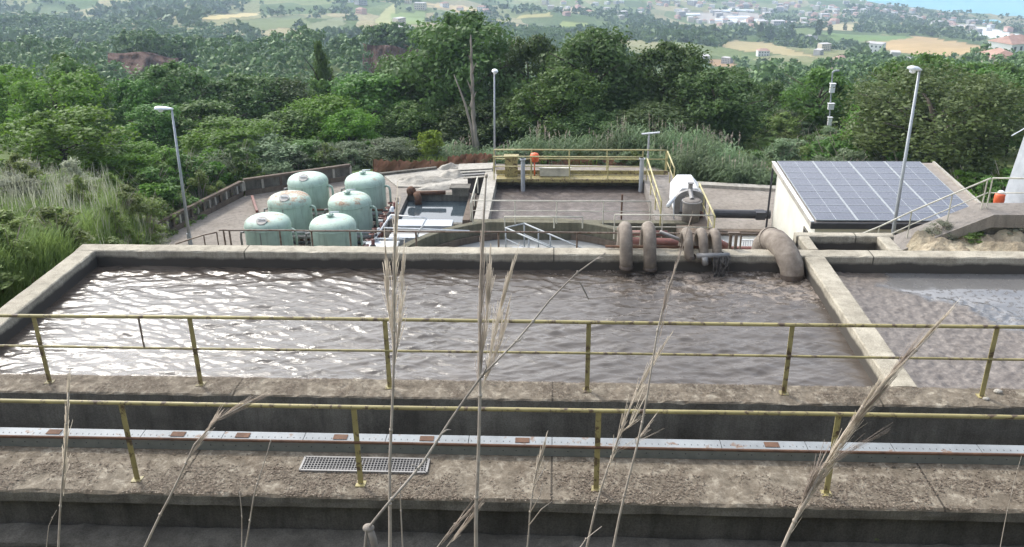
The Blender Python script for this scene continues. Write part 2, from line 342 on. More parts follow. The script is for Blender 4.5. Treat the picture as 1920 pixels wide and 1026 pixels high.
TZv = gz(TX.ravel(), TYY.ravel()); TV = np.stack([TX.ravel(), TYY.ravel(), TZv], 1)
nA = len(A); ii, jj = np.meshgrid(np.arange(len(ys)-1), np.arange(nA-1), indexing='ij')
TF = np.stack([ii*nA+jj, ii*nA+jj+1, (ii+1)*nA+jj+1, (ii+1)*nA+jj], -1).reshape(-1, 4)
tm, t, p = newmat('hill_ground'); v = pos_vec(t)
c = ramp(t, noise_n(t, v, .02, 8, .65), [(.35, (.07, .11, .035)), (.5, (.12, .16, .06)), (.62, (.20, .21, .10)), (.75, (.34, .29, .18))])
vo = t.nodes.new('ShaderNodeTexVoronoi'); vo.inputs['Scale'].default_value = .017; vo.inputs['Randomness'].default_value = .9; t.links.new(pos_vec(t, (1, .55, 0)), vo.inputs['Vector'])
sx_ = t.nodes.new('ShaderNodeSeparateXYZ'); t.links.new(vo.outputs['Color'], sx_.inputs[0])
parc = ramp(t, sx_.outputs['X'], [(.0, (.07, .12, .035)), (.3, (.13, .19, .065)), (.55, (.21, .25, .10)), (.75, (.34, .31, .17)), (.93, (.45, .37, .22))])
gy = t.nodes.new('ShaderNodeNewGeometry'); sy_ = t.nodes.new('ShaderNodeSeparateXYZ'); t.links.new(gy.outputs['Position'], sy_.inputs[0])
mrp = t.nodes.new('ShaderNodeMapRange'); mrp.inputs['From Min'].default_value = 350; mrp.inputs['From Max'].default_value = 600; mrp.inputs['To Max'].default_value = .72; t.links.new(sy_.outputs['Y'], mrp.inputs['Value'])
c = mixc(t, mrp.outputs[0], c, parc)
c = mixc(t, ramp(t, noise_n(t, v, .6, 6, .7), [(.4, (.45, .5, .4)), (.6, (1, 1, 1))]), c, c)
c = mixc(t, .6, c, ramp(t, noise_n(t, v, .35, 7, .75), [(.36, (.3, .34, .28)), (.62, (1.0, 1.0, 1.0))]), 'MULTIPLY')
at_ = t.nodes.new('ShaderNodeAttribute'); at_.attribute_name = 'field'
fc = mixc(t, .35, at_.outputs['Color'], ramp(t, noise_n(t, v, .09, 6, .7), [(.3, (.55, .55, .5)), (.65, (1.1, 1.1, 1.1))]), 'MULTIPLY')
c = mixc(t, at_.outputs['Alpha'], c, fc)
t.links.new(c, p.inputs['Base Color']); p.inputs['Roughness'].default_value = 1; p.inputs['Specular IOR Level'].default_value = .1
bump(t, p, noise_n(t, v, 3, 5), .5, .1)
me = npmesh('hill_terrain', TV, TF, tm, True)
fa = np.zeros((len(TV), 4), np.float32); px, py = proj_np(TV); front = TV[:, 1] > 150
px = px+3*vnoise(TV[:, 0], TV[:, 1], 14); py = py+1.5*vnoise(TV[:, 0]+9, TV[:, 1], 17)
for poly, colr in FIELDS:
    k = inpoly(px, py, poly) & front; fa[k, :3] = colr; fa[k, 3] = 1
kk = (TV[:, 1] < 16) & (TV[:, 0] < -9.0); fa[kk, :3] = (.25, .125, .06); fa[kk, 3] = .7
kk = (TV[:, 1] < 29) & (TV[:, 1] > 17) & (TV[:, 0] > 10.5); fa[kk, :3] = (.50, .43, .31); fa[kk, 3] = .9
kk = (TV[:, 1] < 8); fa[kk, :3] = (.10, .085, .06); fa[kk, 3] = .8
ca = me.color_attributes.new('field', 'FLOAT_COLOR', 'POINT'); ca.data.foreach_set('color', fa.ravel())
tag(link('hill_terrain', me), kind='structure')
sm, t, p = newmat('sea_water'); v = pos_vec(t)
t.links.new(ramp(t, noise_n(t, v, .004, 4), [(.3, (.10, .34, .40)), (.7, (.16, .42, .47))]), p.inputs['Base Color']); p.inputs['Roughness'].default_value = .45
b = MB(); b.add([(-3000, 900, SEA), (6000, 900, SEA), (6000, 9000, SEA), (-3000, 9000, SEA)], [(0, 1, 2, 3)]); tag(b.build('sea', sm), kind='structure')

# ------------------------------------------------------------------ concrete with worn edges
def rough_wall(b, p, q, w, z0, z1, bev=.018, seg=.12, jit=.007, mi=0, seed=0, side_mi=None):
    """swept wall with chipped, softened top arrises; p,q = centre line ends on plan"""
    p, q = Vector((*p, 0)), Vector((*q, 0)); L = (q-p).length; d = (q-p)/L; s = Vector((-d.y, d.x, 0)); n = max(2, int(L/seg)); V = []
    prof = [(-w/2, z0), (-w/2, z1-.3 if z1-z0 > .5 else z0+.4*(z1-z0)), (-w/2, z1-bev), (-w/2+bev, z1), (-w/6, z1+.002), (w/6, z1+.002), (w/2-bev, z1), (w/2, z1-bev), (w/2, z1-.3 if z1-z0 > .5 else z0+.4*(z1-z0)), (w/2, z0)]
    for i in range(n+1):
        c = p+d*(L*i/n)
        for k, (o, z) in enumerate(prof):
            e = noise.noise(Vector((c.x*3.1+k*7, c.y*3.1, seed)))*jit
            e2 = noise.noise(Vector((c.x*11+k*3, c.y*11, seed+5)))*jit
            chip = -.045*max(0, noise.noise(Vector((c.x*5, c.y*5, seed+k)))-.25) if k in (2, 3, 6, 7) else 0
            V.append(c+s*(o+e*(1 if o > 0 else -1))+Vector((0, 0, z+(e2+chip if z > z1-.1 else 0))))
    m = len(prof); F = [(i*m+k, i*m+k+1, (i+1)*m+k+1, (i+1)*m+k) for i in range(n) for k in range(m-1)]
    F += [tuple(range(m)), tuple(n*m+k for k in range(m-1, -1, -1))]
    b.add(V, F, mi)
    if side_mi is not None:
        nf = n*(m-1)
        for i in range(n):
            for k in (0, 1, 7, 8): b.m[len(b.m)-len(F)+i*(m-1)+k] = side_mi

# ------------------------------------------------------------------ big basin in front
XR, XL = 15.0, -8.95
root = empty('concrete_basin', (0, 12.7, -2), 'long two-celled open concrete basin full of brown churning water in the foreground', 'basin')
b = MB(); rough_wall(b, (XL-3, 10.29), (XR, 10.29), .48, -1.6, 0, seed=1, jit=.013, seg=.07, side_mi=1); b.build('near_wall', [M['conc_litter'], M['conc_dark']], root)  # side faces use a darker concrete: their shade is put into the colour
b = MB(); rough_wall(b, (XL, 15.235), (XR, 15.235), .33, -9, 0, seed=2); b.build('far_wall', M['conc_top'], root)
b = MB(); rough_wall(b, (-8.76, 10.54), (-8.76, 15.065), .38, -2, -.002, seed=3); b.build('side_wall', M['conc_top'], root)
b = MB(); rough_wall(b, (4.70, 10.54), (4.70, 15.065), .36, -2, -.003, seed=4); b.build('divider_wall', M['conc_top'], root)

# water: two surfaces, real waves
def wave_h(X, Y):
    h = np.zeros_like(X); rs = np.random.default_rng(3)
    for k in range(30):
        wl = .13*1.11**(k % 15)*(1+.2*rs.random()); a = math.radians(88+70*(rs.random()-.5))
        warp = .35*vnoise(X*.8+k*3.1, Y+k, .55)+.5*vnoise(X+k*1.7, Y-k, 1.3)
        s_ = np.sin((X*math.cos(a)+Y*math.sin(a))*2*math.pi/wl+rs.random()*6.28+warp*4)
        h += wl*.0122*(.6*s_+.7*(1-2*np.abs(s_)**.8)*(k % 2))*np.clip(.62+.7*vnoise(X*.7-k, Y+k*2, .6), 0, 1.3)
    return h
def water_mesh(x0, x1, y0, y1, z, step, amp):
    xs = np.arange(x0, x1+step, step); yv = np.arange(y0, y1+step, step); xs[-1] = x1; yv[-1] = y1
    X, Y = np.meshgrid(xs, yv); Z = z+amp(X, Y); n = len(xs); m = len(yv)
    i, j = np.meshgrid(np.arange(m-1), np.arange(n-1), indexing='ij')
    F = np.stack([i*n+j, i*n+j+1, (i+1)*n+j+1, (i+1)*n+j], -1).reshape(-1, 4)
    return np.stack([X.ravel(), Y.ravel(), Z.ravel()], 1), F
wm, t, p = newmat('sludge_water'); v = pos_vec(t)
foam = noise_n(t, pos_vec(t, (1, 1, 1)), 7, 10, .75, 1.2)
g = t.nodes.new('ShaderNodeNewGeometry'); s = t.nodes.new('ShaderNodeSeparateXYZ'); t.links.new(g.outputs['Position'], s.inputs[0])
def maprange(t, src, a, b_, c0=0, c1=1):
    m = t.nodes.new('ShaderNodeMapRange'); m.inputs['From Min'].default_value = a; m.inputs['From Max'].default_value = b_
    m.inputs['To Min'].default_value = c0; m.inputs['To Max'].default_value = c1; t.links.new(src, m.inputs['Value']); return m.outputs[0]
def mth(t, op, a, b_):
    m = t.nodes.new('ShaderNodeMath'); m.operation = op
    for k, x in enumerate((a, b_)):
        if isinstance(x, (int, float)): m.inputs[k].default_value = x
        else: t.links.new(x, m.inputs[k])
    return m.outputs[0]
# foam is thickest under the outlet pipes
fx = mth(t, 'MULTIPLY', maprange(t, s.outputs['X'], -1.5, 2.2), maprange(t, s.outputs['Y'], 11.8, 14.4))
thr = mth(t, 'ADD', mth(t, 'SUBTRACT', foam, .095), mth(t, 'MULTIPLY', fx, .22))
lines = noise_n(t, pos_vec(t, (.55, 1.7, 1)), 1.1, 9, .72, 1.6); thr = mth(t, 'ADD', thr, mth(t, 'MULTIPLY', mth(t, 'SUBTRACT', lines, .50), .75))
fm = ramp(t, thr, [(.60, (0, 0, 0)), (.74, (.9, .9, .9))])
c = ramp(t, noise_n(t, v, 1.1, 4), [(.3, (.062, .050, .040)), (.7, (.105, .088, .073))])
c = mixc(t, fm, c, ramp(t, noise_n(t, v, 30, 4), [(.3, (.20, .15, .115)), (.7, (.36, .31, .26))]))
t.links.new(c, p.inputs['Base Color']); t.links.new(mixc(t, fm, (.14, .14, .14), (.7, .7, .7)), p.inputs['Roughness']); p.inputs['IOR'].default_value = 1.36
p.inputs['Specular IOR Level'].default_value = 1.0
h1 = noise_n(t, pos_vec(t, (1.6, 4.2, 1)), 7.0, 6, .6, .5)
b1 = bump(t, p, h1, .22, .02)
b2 = t.nodes.new('ShaderNodeBump'); b2.inputs['Strength'].default_value = .5; b2.inputs['Distance'].default_value = .012; t.links.new(foam, b2.inputs['Height'])
t.links.new(b1.outputs[0], b2.inputs['Normal']); t.links.new(b2.outputs[0], p.inputs['Normal'])
WZ = -.31
V, F = water_mesh(-8.575, 4.525, 10.525, 15.075, WZ, .022, lambda X, Y: wave_h(X, Y)*sstep(0, .5, np.minimum(np.minimum(X+8.575, 4.525-X), np.minimum(Y-10.2, 15.3-Y))+.12)*(1+.35*sstep(0, 3, X)*sstep(12, 14, Y)))
tag(link('water', npmesh('basin_water', V, F, wm, True)), kind='structure')
# second cell: still water partly under a scum crust
wm2, t, p = newmat('scum_water'); v = pos_vec(t); g = t.nodes.new('ShaderNodeNewGeometry'); s = t.nodes.new('ShaderNodeSeparateXYZ'); t.links.new(g.outputs['Position'], s.inputs[0])
edge = noise_n(t, v, .8, 7, .7)
my = mth(t, 'MAXIMUM', mth(t, 'SUBTRACT', 14.3, s.outputs['Y']), -.2)
m1 = mth(t, 'SUBTRACT', s.outputs['X'], mth(t, 'ADD', 6.15, mth(t, 'MULTIPLY', my, .85)))
crust = ramp(t, mth(t, 'ADD', mth(t, 'MULTIPLY', m1, -.55), mth(t, 'MULTIPLY', edge, 1.0)), [(.44, (0, 0, 0)), (.54, (1, 1, 1))])
sp_ = noise_n(t, v, 9, 8, .75)
crust2 = ramp(t, mth(t, 'ADD', sp_, mth(t, 'MULTIPLY', my, .022)), [(.56, (0, 0, 0)), (.66, (.7, .7, .7))])
cm = mixc(t, crust2, crust, (1, 1, 1))
c = mixc(t, cm, (.15, .145, .14), ramp(t, noise_n(t, v, 13, 9, .8, .6), [(.32, (.05, .04, .032)), (.5, (.125, .10, .08)), (.68, (.27, .23, .19))]))
t.links.new(c, p.inputs['Base Color']); t.links.new(mixc(t, cm, (.07, .07, .07), (.55, .55, .55)), p.inputs['Roughness']); p.inputs['Specular IOR Level'].default_value = 1.0
bump(t, p, mth(t, 'MULTIPLY', sp_, cm), .5, .02)
V, F = water_mesh(4.875, XR, 10.525, 15.075, WZ-.01, .035, lambda X, Y: .006*vnoise(X, Y, .3)+np.where(X-6.15-.85*np.maximum(14.3-Y, -.2)+1.2*vnoise(X, Y, .9) < .3, .022*np.abs(vnoise(X, Y, .16))+.015*vnoise(X+3, Y, .07), 0))
tag(link('water', npmesh('still_water', V, F, wm2, True)), kind='structure')

# chamber beyond the far wall
root = empty('concrete_chamber', (5.6, 15.9, -1), 'small empty square concrete chamber joined to the back of the long basin', 'chamber')
b = MB(); rough_wall(b, (4.62, 16.2), (6.45, 16.2), .2, -1.4, -.004, seed=5); b.build('back_wall', M['conc_top'], root)
b = MB(); rough_wall(b, (4.76, 15.41), (4.76, 16.09), .2, -1.4, -.006, seed=6); b.build('side_wall', M['conc_top'], root); b = MB(); rough_wall(b, (6.25, 15.41), (6.25, 16.09), .24, -1.4, -.006, seed=7); b.build('side_wall', M['conc_top'], root)
b = MB(); b.box((4.6, 15.41, -1.5), (6.5, 16.3, -.62)); b.build('floor_slab', M['conc_green'], root)

# ------------------------------------------------------------------ near walkway
root = empty('concrete_walkway', (0, 8.5, -.5), 'raised concrete walkway strewn with dead leaves along the bottom of the view', 'walkway')
b = MB(); n = 260
def slab(b, x0, x1, y0, y1, zt, zb, seed, jit=.012):
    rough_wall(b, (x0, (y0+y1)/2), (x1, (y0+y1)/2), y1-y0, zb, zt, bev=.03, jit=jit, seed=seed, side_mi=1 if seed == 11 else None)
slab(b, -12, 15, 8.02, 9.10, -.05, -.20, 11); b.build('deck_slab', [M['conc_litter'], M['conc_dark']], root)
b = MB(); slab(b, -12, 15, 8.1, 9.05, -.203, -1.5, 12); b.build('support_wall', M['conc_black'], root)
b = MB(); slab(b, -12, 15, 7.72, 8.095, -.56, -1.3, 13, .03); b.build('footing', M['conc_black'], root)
# steel cable tray along the basin wall
root = empty('steel_cable_tray', (0, 8.95, 0), 'long white-topped steel tray with rusty joint plates on the walkway', 'tray')
b = MB(); b.box((-12, 8.862, -.046), (15, 8.88, .075)); b.box((-12, 9.04, -.046), (15, 9.058, .075))
b.build('tray_side', M['tray_grey'], root)
b = MB()
for i in range(27): b.box((-12+i+.004, 8.855, .077), (-12+i+.996, 9.065, .088))
b.build('tray_cover', M['tray_cover'], root)
b = MB()
for i in range(13*27):
    x = -12+i/13+.03; b.box((x, 8.945, .0885), (x+.007, 8.965, .0915))
    if i % 2 == 0: b.box((x, 8.857, .02), (x+.012, 8.8615, .032))
tag(b.build('slot_row', M['dark_metal'], root), kind='stuff')
for x in (-4.55, -3.75, -2.55, -1.5, -.35, 2.6, 5.7, -6.1):
    b = MB(); b.box((x-.09, 8.93, .0925), (x+.08, 9.03, .0965)); b.build('joint_plate', M['rust'], root)
# drain grate
root = empty('drain_grate', (-2.2, 8.6, -.04), 'rectangular steel drain grate set in the leaf-strewn walkway', 'grate')
b = MB(); x0, x1, y0, y1 = -2.93, -1.45, 8.47, 8.73
for (a, c) in (((x0, y0), (x1, y0)), ((x0, y1), (x1, y1)), ((x0, y0), (x0, y1)), ((x1, y0), (x1, y1))): b.bar((*a, -.035), (*c, -.035), .025, .03)
b.build('frame', M['grey_metal'], root)
b = MB()
for i in range(1, 40): b.bar((x0+i*(x1-x0)/40, y0+.0127, -.0345), (x0+i*(x1-x0)/40, y1-.0127, -.0345), .007, .026)
for j in range(1, 6): b.bar((x0+.0127, y0+j*(y1-y0)/6, -.030), (x1-.0127, y0+j*(y1-y0)/6, -.030), .007, .012)
b.build('grid', M['grey_metal'], root)
b = MB(); b.box((x0, y0, -.047), (x1, y1, -.0455)); b.build('dark_pit_sheet', M['dark_metal'], root)  # flat dark sheet on the slab, its colour standing in for the pit's shade

# railings
def railing(name, label, pts_post, z0, ztop, zmids, mat, r=.024, post=('flat', .06, .012), ext=None, group=None, rm=None):
    """straight railing through plan points; child posts, top rail, mid rails"""
    pts = [Vector((*q, 0)) if len(q) == 2 else Vector(q) for q in pts_post]
    root = empty(name, (pts[0].x, pts[0].y, z0+pts[0].z), label, 'railing', group)
    line = pts if ext is None else [Vector((*ext[0], 0)) if len(ext[0]) == 2 else Vector(ext[0])]+pts+[Vector((*ext[1], 0)) if len(ext[1]) == 2 else Vector(ext[1])]
    def sag(q, z, k): return q+Vector((0, 0, z+.006*math.sin(k*2.3+q.x)))
    b = MB(); b.tube([sag(q, ztop, k) for k, q in enumerate(line)], r, 10); b.build('top_rail', mat, root, True)
    for zm in zmids:
        b = MB(); b.tube([sag(q, zm, k+1) for k, q in enumerate(line)], r*.72, 8); b.build('mid_rail', rm or mat, root, True)
    for q in pts:
        b = MB()
        if post[0] == 'flat':
            b.bar((q.x, q.y+post[2]*.5, z0+q.z), (q.x, q.y+post[2]*.5, ztop+q.z-r*.6), post[1], post[2], up=(0, 1, 0))
            b.box((q.x-.055, q.y-.05, z0+q.z), (q.x+.055, q.y+.06, z0+q.z+.012))
        else: b.tube([(q.x, q.y, z0+q.z), (q.x, q.y, ztop+q.z-r*.5)], post[1], 8)
        b.build('post', mat, root)
    return root
xs_far = [-9.0, -6.89, -4.78, -2.19, .46, 3.05, 5.60, 8.15]
r1 = railing('yellow_railing', 'worn yellow two-rail railing standing on the near wall of the basin', [(x, 10.30) for x in xs_far], 0, 1.02, [.56], M['yellow'], ext=((-11.5, 10.3), (10.7, 10.3)))
q = atY(266, 625, 10.3); b = MB(); b.tube([(q.x-.005, 10.3, .56), (q.x-.005, 10.3, 1.01)], .014, 6); b.build('baluster', M['brown_rail'], r1)
xs_near = [-7.35, -4.77, -2.17, .50, 3.05, 5.60, 8.1]
railing('yellow_railing', 'worn yellow railing with a rusty middle rail on the leaf-strewn walkway', [(x, 8.25) for x in xs_near], -.05, .985, [.515], M['yellow'], ext=((-9.8, 8.25), (10.5, 8.25)), rm=M['rust'])

# railing on the landing behind the basin, seen over the far wall
b = MB(); b.box((-7.6, 15.42, -2.0), (6, 18.3, -1.72)); tag(b.build('concrete_landing', M['conc_yard']), 'low concrete landing slab hidden behind the far wall of the basin', 'slab')
xs = [-7.25, -7.12, -6.0, -5.3, -4.45, -3.0, -1.2, .5, 2.0, 4.0]
railing('brown_railing', 'thin brown railing on the landing just behind the far basin wall', [(x, 18.0) for x in xs], -1.72, -.70, [], M['brown_rail'], r=.02, post=('tube', .021), ext=((-7.35, 18), (4.75, 18)))
rs = railing('stair_handrail', 'thin weathered handrail running down left of the brown landing railing', [(-7.4, 17.98, 0), (-7.75, 18.1, -.12), (-8.6, 18.5, -.5)], -1.75, -.74, [], M['brown_rail'], r=.016, post=('tube', .015))
b = MB(); b.box((-9.3, 17.7, -3.2), (-7.62, 18.9, -2.5)); tag(b.build('concrete_step', M['conc_yard']), 'low concrete step at the foot of the thin handrail', 'step')

# ------------------------------------------------------------------ pipes over the far wall
def arc(c, r, a0, a1, n, ax):  # arc in the plane of ax (horizontal unit) and z
    return [Vector(c)+Vector(ax)*(r*math.cos(a0+(a1-a0)*i/n))+Vector((0, 0, r*math.sin(a0+(a1-a0)*i/n))) for i in range(n+1)]
def hook_pipe(x, r, rise, zend, label, group, lean=.0, R=.30, y=15.24):
    root = empty('outlet_pipe', (x, y, 0), label, 'pipe', group)
    b = MB(); zc = rise-R
    pts = [(x-lean*.5, y+R, zc-1.4), (x-lean*.4, y+R, zc-.3)]+[tuple(q+Vector((lean*(.3*i/10), 0, 0))) for i, q in enumerate(arc((x, y, zc), R, 0, math.pi, 10, (0, 1, 0)))]+[(x+lean*.5, y-R-.01, zc-.12), (x+lean*.9, y-R-.01, zend)]
    b.tube(pts, r, 18); b.build('pipe_body', M['pipe'], root, True)
    b = MB(); e = Vector(pts[-1]); b.lathe([(r*.80, -.004), (r*1.07, -.004), (r*1.09, .03), (r*1.02, .055)], (e.x, e.y, e.z), 18); b.build('end_collar', M['pipe_wet'], root)
    b = MB(); b.lathe([(r*1.02, 0), (r*1.08, .012), (r*1.08, .04), (r*1.02, .052)], (pts[1][0], pts[1][1], zc-.25), 18); b.build('joint_ring', M['pipe'], root)
    return root
hook_pipe(1.29, .118, .45, -.20, 'fat brown hooked pipe over the basin wall, leftmost of the row', 'fat hooked pipes', .03)
hook_pipe(1.71, .118, .45, -.22, 'fat brown hooked pipe, second from the left over the basin wall', 'fat hooked pipes', .04)
hook_pipe(2.40, .085, .37, -.02, 'thin brown hooked pipe, nearest to the two fat ones', 'thin hooked pipes', .08, .24)
hook_pipe(2.66, .085, .37, -.10, 'thin brown hooked pipe, middle one of the three thin ones', 'thin hooked pipes', .10, .24)
hook_pipe(2.90, .085, .36, .02, 'thin brown hooked pipe with a dark rag hanging beneath it', 'thin hooked pipes', .10, .24)
# rag
b = MB(); rs_ = np.random.default_rng(5); n, m = 16, 9; V = []
for i in range(n):
    for j in range(m):
        f = i/(n-1); a = (j/(m-1)-.5); wdt = .22*(1-.45*f)+.03*math.sin(f*9)
        V.append((3.0+a*wdt*2*.55-.035*f+.012*math.sin(j*2+i), 14.90+.035*math.sin(j*1.9+i*.35)-.02*f-.03*math.sin(min(1, f*4)*1.5), .06-.47*f+.02*math.sin(j*2.3)))
F = [(i*m+j, i*m+j+1, (i+1)*m+j+1, (i+1)*m+j) for i in range(n-1) for j in range(m-1)]
b.add(V, F); V2 = [(v_[0]+.01, v_[1]+.03, v_[2]-.01) for v_ in V]; b.add(V2, [f[::-1] for f in F])
for k in range(9):
    x = 2.84+.34*rs_.random(); b.tube([(x, 14.87, .07), (x+.02, 14.86, -.05-.2*rs_.random()), (x-.02+.06*rs_.random(), 14.87, -.2-.22*rs_.random())], [.016, .012, .004], 5)
tag(b.build('rag_bundle', M['rag'], None, True), 'dark dripping rag bundle hanging on the inner face of the far basin wall', 'rag')
b = MB(); b.tube([(2.56, 14.93, .05), (2.72, 14.90, .06), (2.82, 14.9, .07), (3.14, 14.92, .07)], [.05, .055, .05, .045], 10); b.tube([(2.70, 14.88, .05), (2.72, 14.87, -.1)], [.06, .05], 10)
tag(b.build('pale_hose', M['grey_metal'], None, True), 'short pale hose end beside the dark dripping rag', 'hose')
# big elbow pipe
root = empty('large_elbow_pipe', (4.2, 15.6, -.2), 'large muddy elbow pipe pouring into the basin beside the divider wall', 'pipe')
b = MB(); pts = [(3.97, 16.05, -.95), (3.98, 16.02, -.45), (4.0, 15.92, -.12), (4.04, 15.74, .06), (4.09, 15.50, .115), (4.15, 15.25, .09), (4.21, 15.05, .0), (4.255, 14.91, -.12), (4.27, 14.85, -.24), (4.275, 14.83, -.35)]
b.tube(pts, [.225]*5+[.222, .22, .212, .205, .20], 26); b.build('pipe_body', M['pipe'], root, True)
b = MB(); b.tube([(4.035, 15.77, .04), (4.05, 15.69, .075)], .236, 26); b.tube([(3.98, 16.03, -.5), (3.98, 16.02, -.43)], .28, 26); b.build('joint_ring', M['pipe'], root)
b = MB(); b.tube([(4.271, 14.845, -.25), (4.275, 14.832, -.34)], [.214, .20], 26); b.build('dark_lip', M['pipe_wet'], root)
# cross pipes carrying the outlets
b = MB(); b.tube([(.95, 15.36, .045), (1.8, 15.33, .05), (2.7, 15.36, .045)], .026, 8); tag(b.build('rusty_bar', M['rust'], None, True), 'rusty bar lying along the top of the far basin wall under the hooked pipes', 'bar')
b = MB(); b.tube([(1.95, 15.46, .30), (2.6, 15.48, .03)], .035, 8); tag(b.build('slanting_pipe', M['grey_metal'], None, True), 'thin grey pipe slanting down between the fat and thin hooked pipes', 'pipe')
b = MB()
for x in (3.22, 3.32): b.box((x, 15.42, -.9), (x+.05, 15.47, .28))
b.box((3.19, 15.42, .28), (3.40, 15.47, .31)); tag(b.build('pipe_bracket', M['brown_rail']), 'brown upright steel bracket right of the thin hooked pipes', 'bracket')

# ------------------------------------------------------------------ stones on the near wall, leaf litter
for x, y, s_, lb in ((5.62, 10.22, .034, 'small white stone lying at the foot of the rightmost railing post'), (5.85, 10.40, .045, 'flat white stone by the water edge near the rightmost railing post')):
    b = MB(); b.sphere((x, y, s_*.5), (s_*1.3, s_, s_*.6), 6); o = tag(b.build('stone', M['conc_pale'], None, True), lb, 'stone')
def litter(name, n, fn, s0, s1, mat, tilt=.5):
    P = fn(n); n = len(P); a = RNG.random(n)*6.283; L = s0+(s1-s0)*RNG.random(n)**2; W = L*(.35+.3*RNG.random(n))
    ex = np.stack([np.cos(a), np.sin(a), tilt*(RNG.random(n)-.5)], 1); ey = np.stack([-np.sin(a), np.cos(a), tilt*(RNG.random(n)-.5)], 1)
    P[:, 2] += L*.18+.004
    V = np.stack([P-ex*L[:, None], P-ey*W[:, None], P+ex*L[:, None], P+ey*W[:, None]], 1).reshape(-1, 3)
    return tag(link(name, npmesh(name, V, np.arange(4*n).reshape(-1, 4), mat)), kind='stuff')
def f_deck(n):
    y = np.where(RNG.random(n) < .75, 8.005+.55*RNG.random(n)**1.3, 8.05+.77*RNG.random(n)); x = -7+15*RNG.random(n)
    k = (vnoise(x, y, .45)+.5*vnoise(x, y, .12) > -.7+RNG.random(n)*1.1) & ~((x > -2.9) & (x < -1.5) & (y > 8.48) & (y < 8.72)); return np.stack([x[k], y[k], np.full(k.sum(), -.045)], 1)
litter('leaf_litter', 42000, f_deck, .004, .022, M['litter'])
def f_wall(n):
    x = -9+19*RNG.random(n); y = 10.08+.43*RNG.random(n); k = (vnoise(x, y, .3)+.6*vnoise(x, y, .09) > -.6+RNG.random(n)*1.1); return np.stack([x[k], y[k], np.full(k.sum(), .008)], 1)
litter('leaf_litter', 50000, f_wall, .003, .016, M['litter'])
# ------------------------------------------------------------------ lower yard
ZY = -8.0
YP = [(-17.8, 34.5), (-15.75, 41.7), (-10.7, 44.5), (-3.2, 47.6), (5.6, 47.2), (7.0, 43.75), (11, 43.1), (21, 42.5), (21, 26), (-9, 23), (-17.8, 30)]
b = MB(); b.add([(x, y, ZY) for x, y in YP], [tuple(range(len(YP)-1, -1, -1))]); ym = m_concrete('yard_paving', (.38, .34, .295), (.255, .22, .185), scale=.55); tag(b.build('yard_paving', ym), kind='structure')
def rough_patch(name, poly_c, rx, ry, h, mat, label, cat, seed, res=26):
    b = MB(); V = []; rs2 = np.random.default_rng(seed)
    for i in range(res+1):
        for j in range(res+1):
            u, v_ = 2*i/res-1, 2*j/res-1; r = min(1, max(abs(u), abs(v_))); ang = math.atan2(v_, u); rr = r*(1+.18*math.sin(3*ang+seed)+.1*math.sin(7*ang))
            x, y = poly_c[0]+rx*rr*math.cos(ang), poly_c[1]+ry*rr*math.sin(ang)
            z = h*(1-r**2)*(.8+.5*noise.noise(Vector((x*2, y*2, seed))))+.10*h*noise.noise(Vector((x*7, y*7, seed)))-(.05 if r > .97 else 0)
            V.append((x, y, ZY+z))
    n = res+1; b.add(V, [(i*n+j, (i+1)*n+j, (i+1)*n+j+1, i*n+j+1) for i in range(res) for j in range(res)])
    return tag(b.build(name, mat, None, True), label, cat)
# pale concrete apron and rubble between the filters and the aeration tank
b = MB(); pts = [at(745, 350, ZY+.05), at(880, 352, ZY+.05), at(925, 318, ZY+.05), at(850, 312, ZY+.05), at(720, 330, ZY+.05)]; pts = [(p_.x, p_.y) for p_ in pts]
apron = MB(); apron.add([(x, y, ZY+.06) for x, y in pts]+[(x, y, ZY-.1) for x, y in pts], [(0, 1, 2, 3, 4)]+[(i, i+5, (i+1) % 5+5, (i+1) % 5) for i in range(5)])
tag(apron.build('pale_apron', M['conc_pale']), kind='structure')
for k, (x, y, rx, ry, h, lb) in enumerate([(790, 340, 1.5, .7, .35, 'low pale rubble mound on the yard right behind the green filters'), (858, 330, 1.1, .7, .4, 'pale rubble mound beside the stacked grey sheets'), (832, 352, 1.3, .5, .25, 'low pale rubble mound in front of the stacked grey sheets'), (850, 318, .8, .4, .45, 'small pale rubble mound at the foot of the rusty netting')]):
    c_ = at(x, y, ZY); rough_patch('rubble_mound', (c_.x, c_.y), rx, ry, h, M['conc_pale'], lb, 'rubble', k+1)
root = empty('sheet_stack', tuple(at(898, 338, -7.2)), 'stack of flat grey sheets over a dark gap left of the aeration tank', 'sheets')
c_ = at(898, 330, -6.9)
for k in range(4):
    b = MB(); o_ = .18*k; b.add([(c_.x-.75-o_*.6, c_.y-.1+o_*1.2, -6.98+.07*k), (c_.x+.62, c_.y-.1+o_*1.2, -6.88+.07*k), (c_.x+.66, c_.y+.9+o_, -6.86+.07*k), (c_.x-.6-o_, c_.y+1.0+o_, -6.96+.07*k)]+[(c_.x-.75-o_*.6, c_.y-.1+o_*1.2, -7.02+.07*k), (c_.x+.62, c_.y-.1+o_*1.2, -6.92+.07*k), (c_.x+.66, c_.y+.9+o_, -6.90+.07*k), (c_.x-.6-o_, c_.y+1.0+o_, -7.0+.07*k)],
        [(0, 1, 2, 3), (7, 6, 5, 4), (0, 4, 5, 1), (1, 5, 6, 2), (2, 6, 7, 3), (3, 7, 4, 0)]); b.build('sheet', M['grey_metal' if k == 1 else 'conc_pale'], root)
b = MB(); b.box((c_.x-.6, c_.y+.35, ZY), (c_.x+.55, c_.y+.9, -7.06)); b.build('support', M['dark_metal'], root)

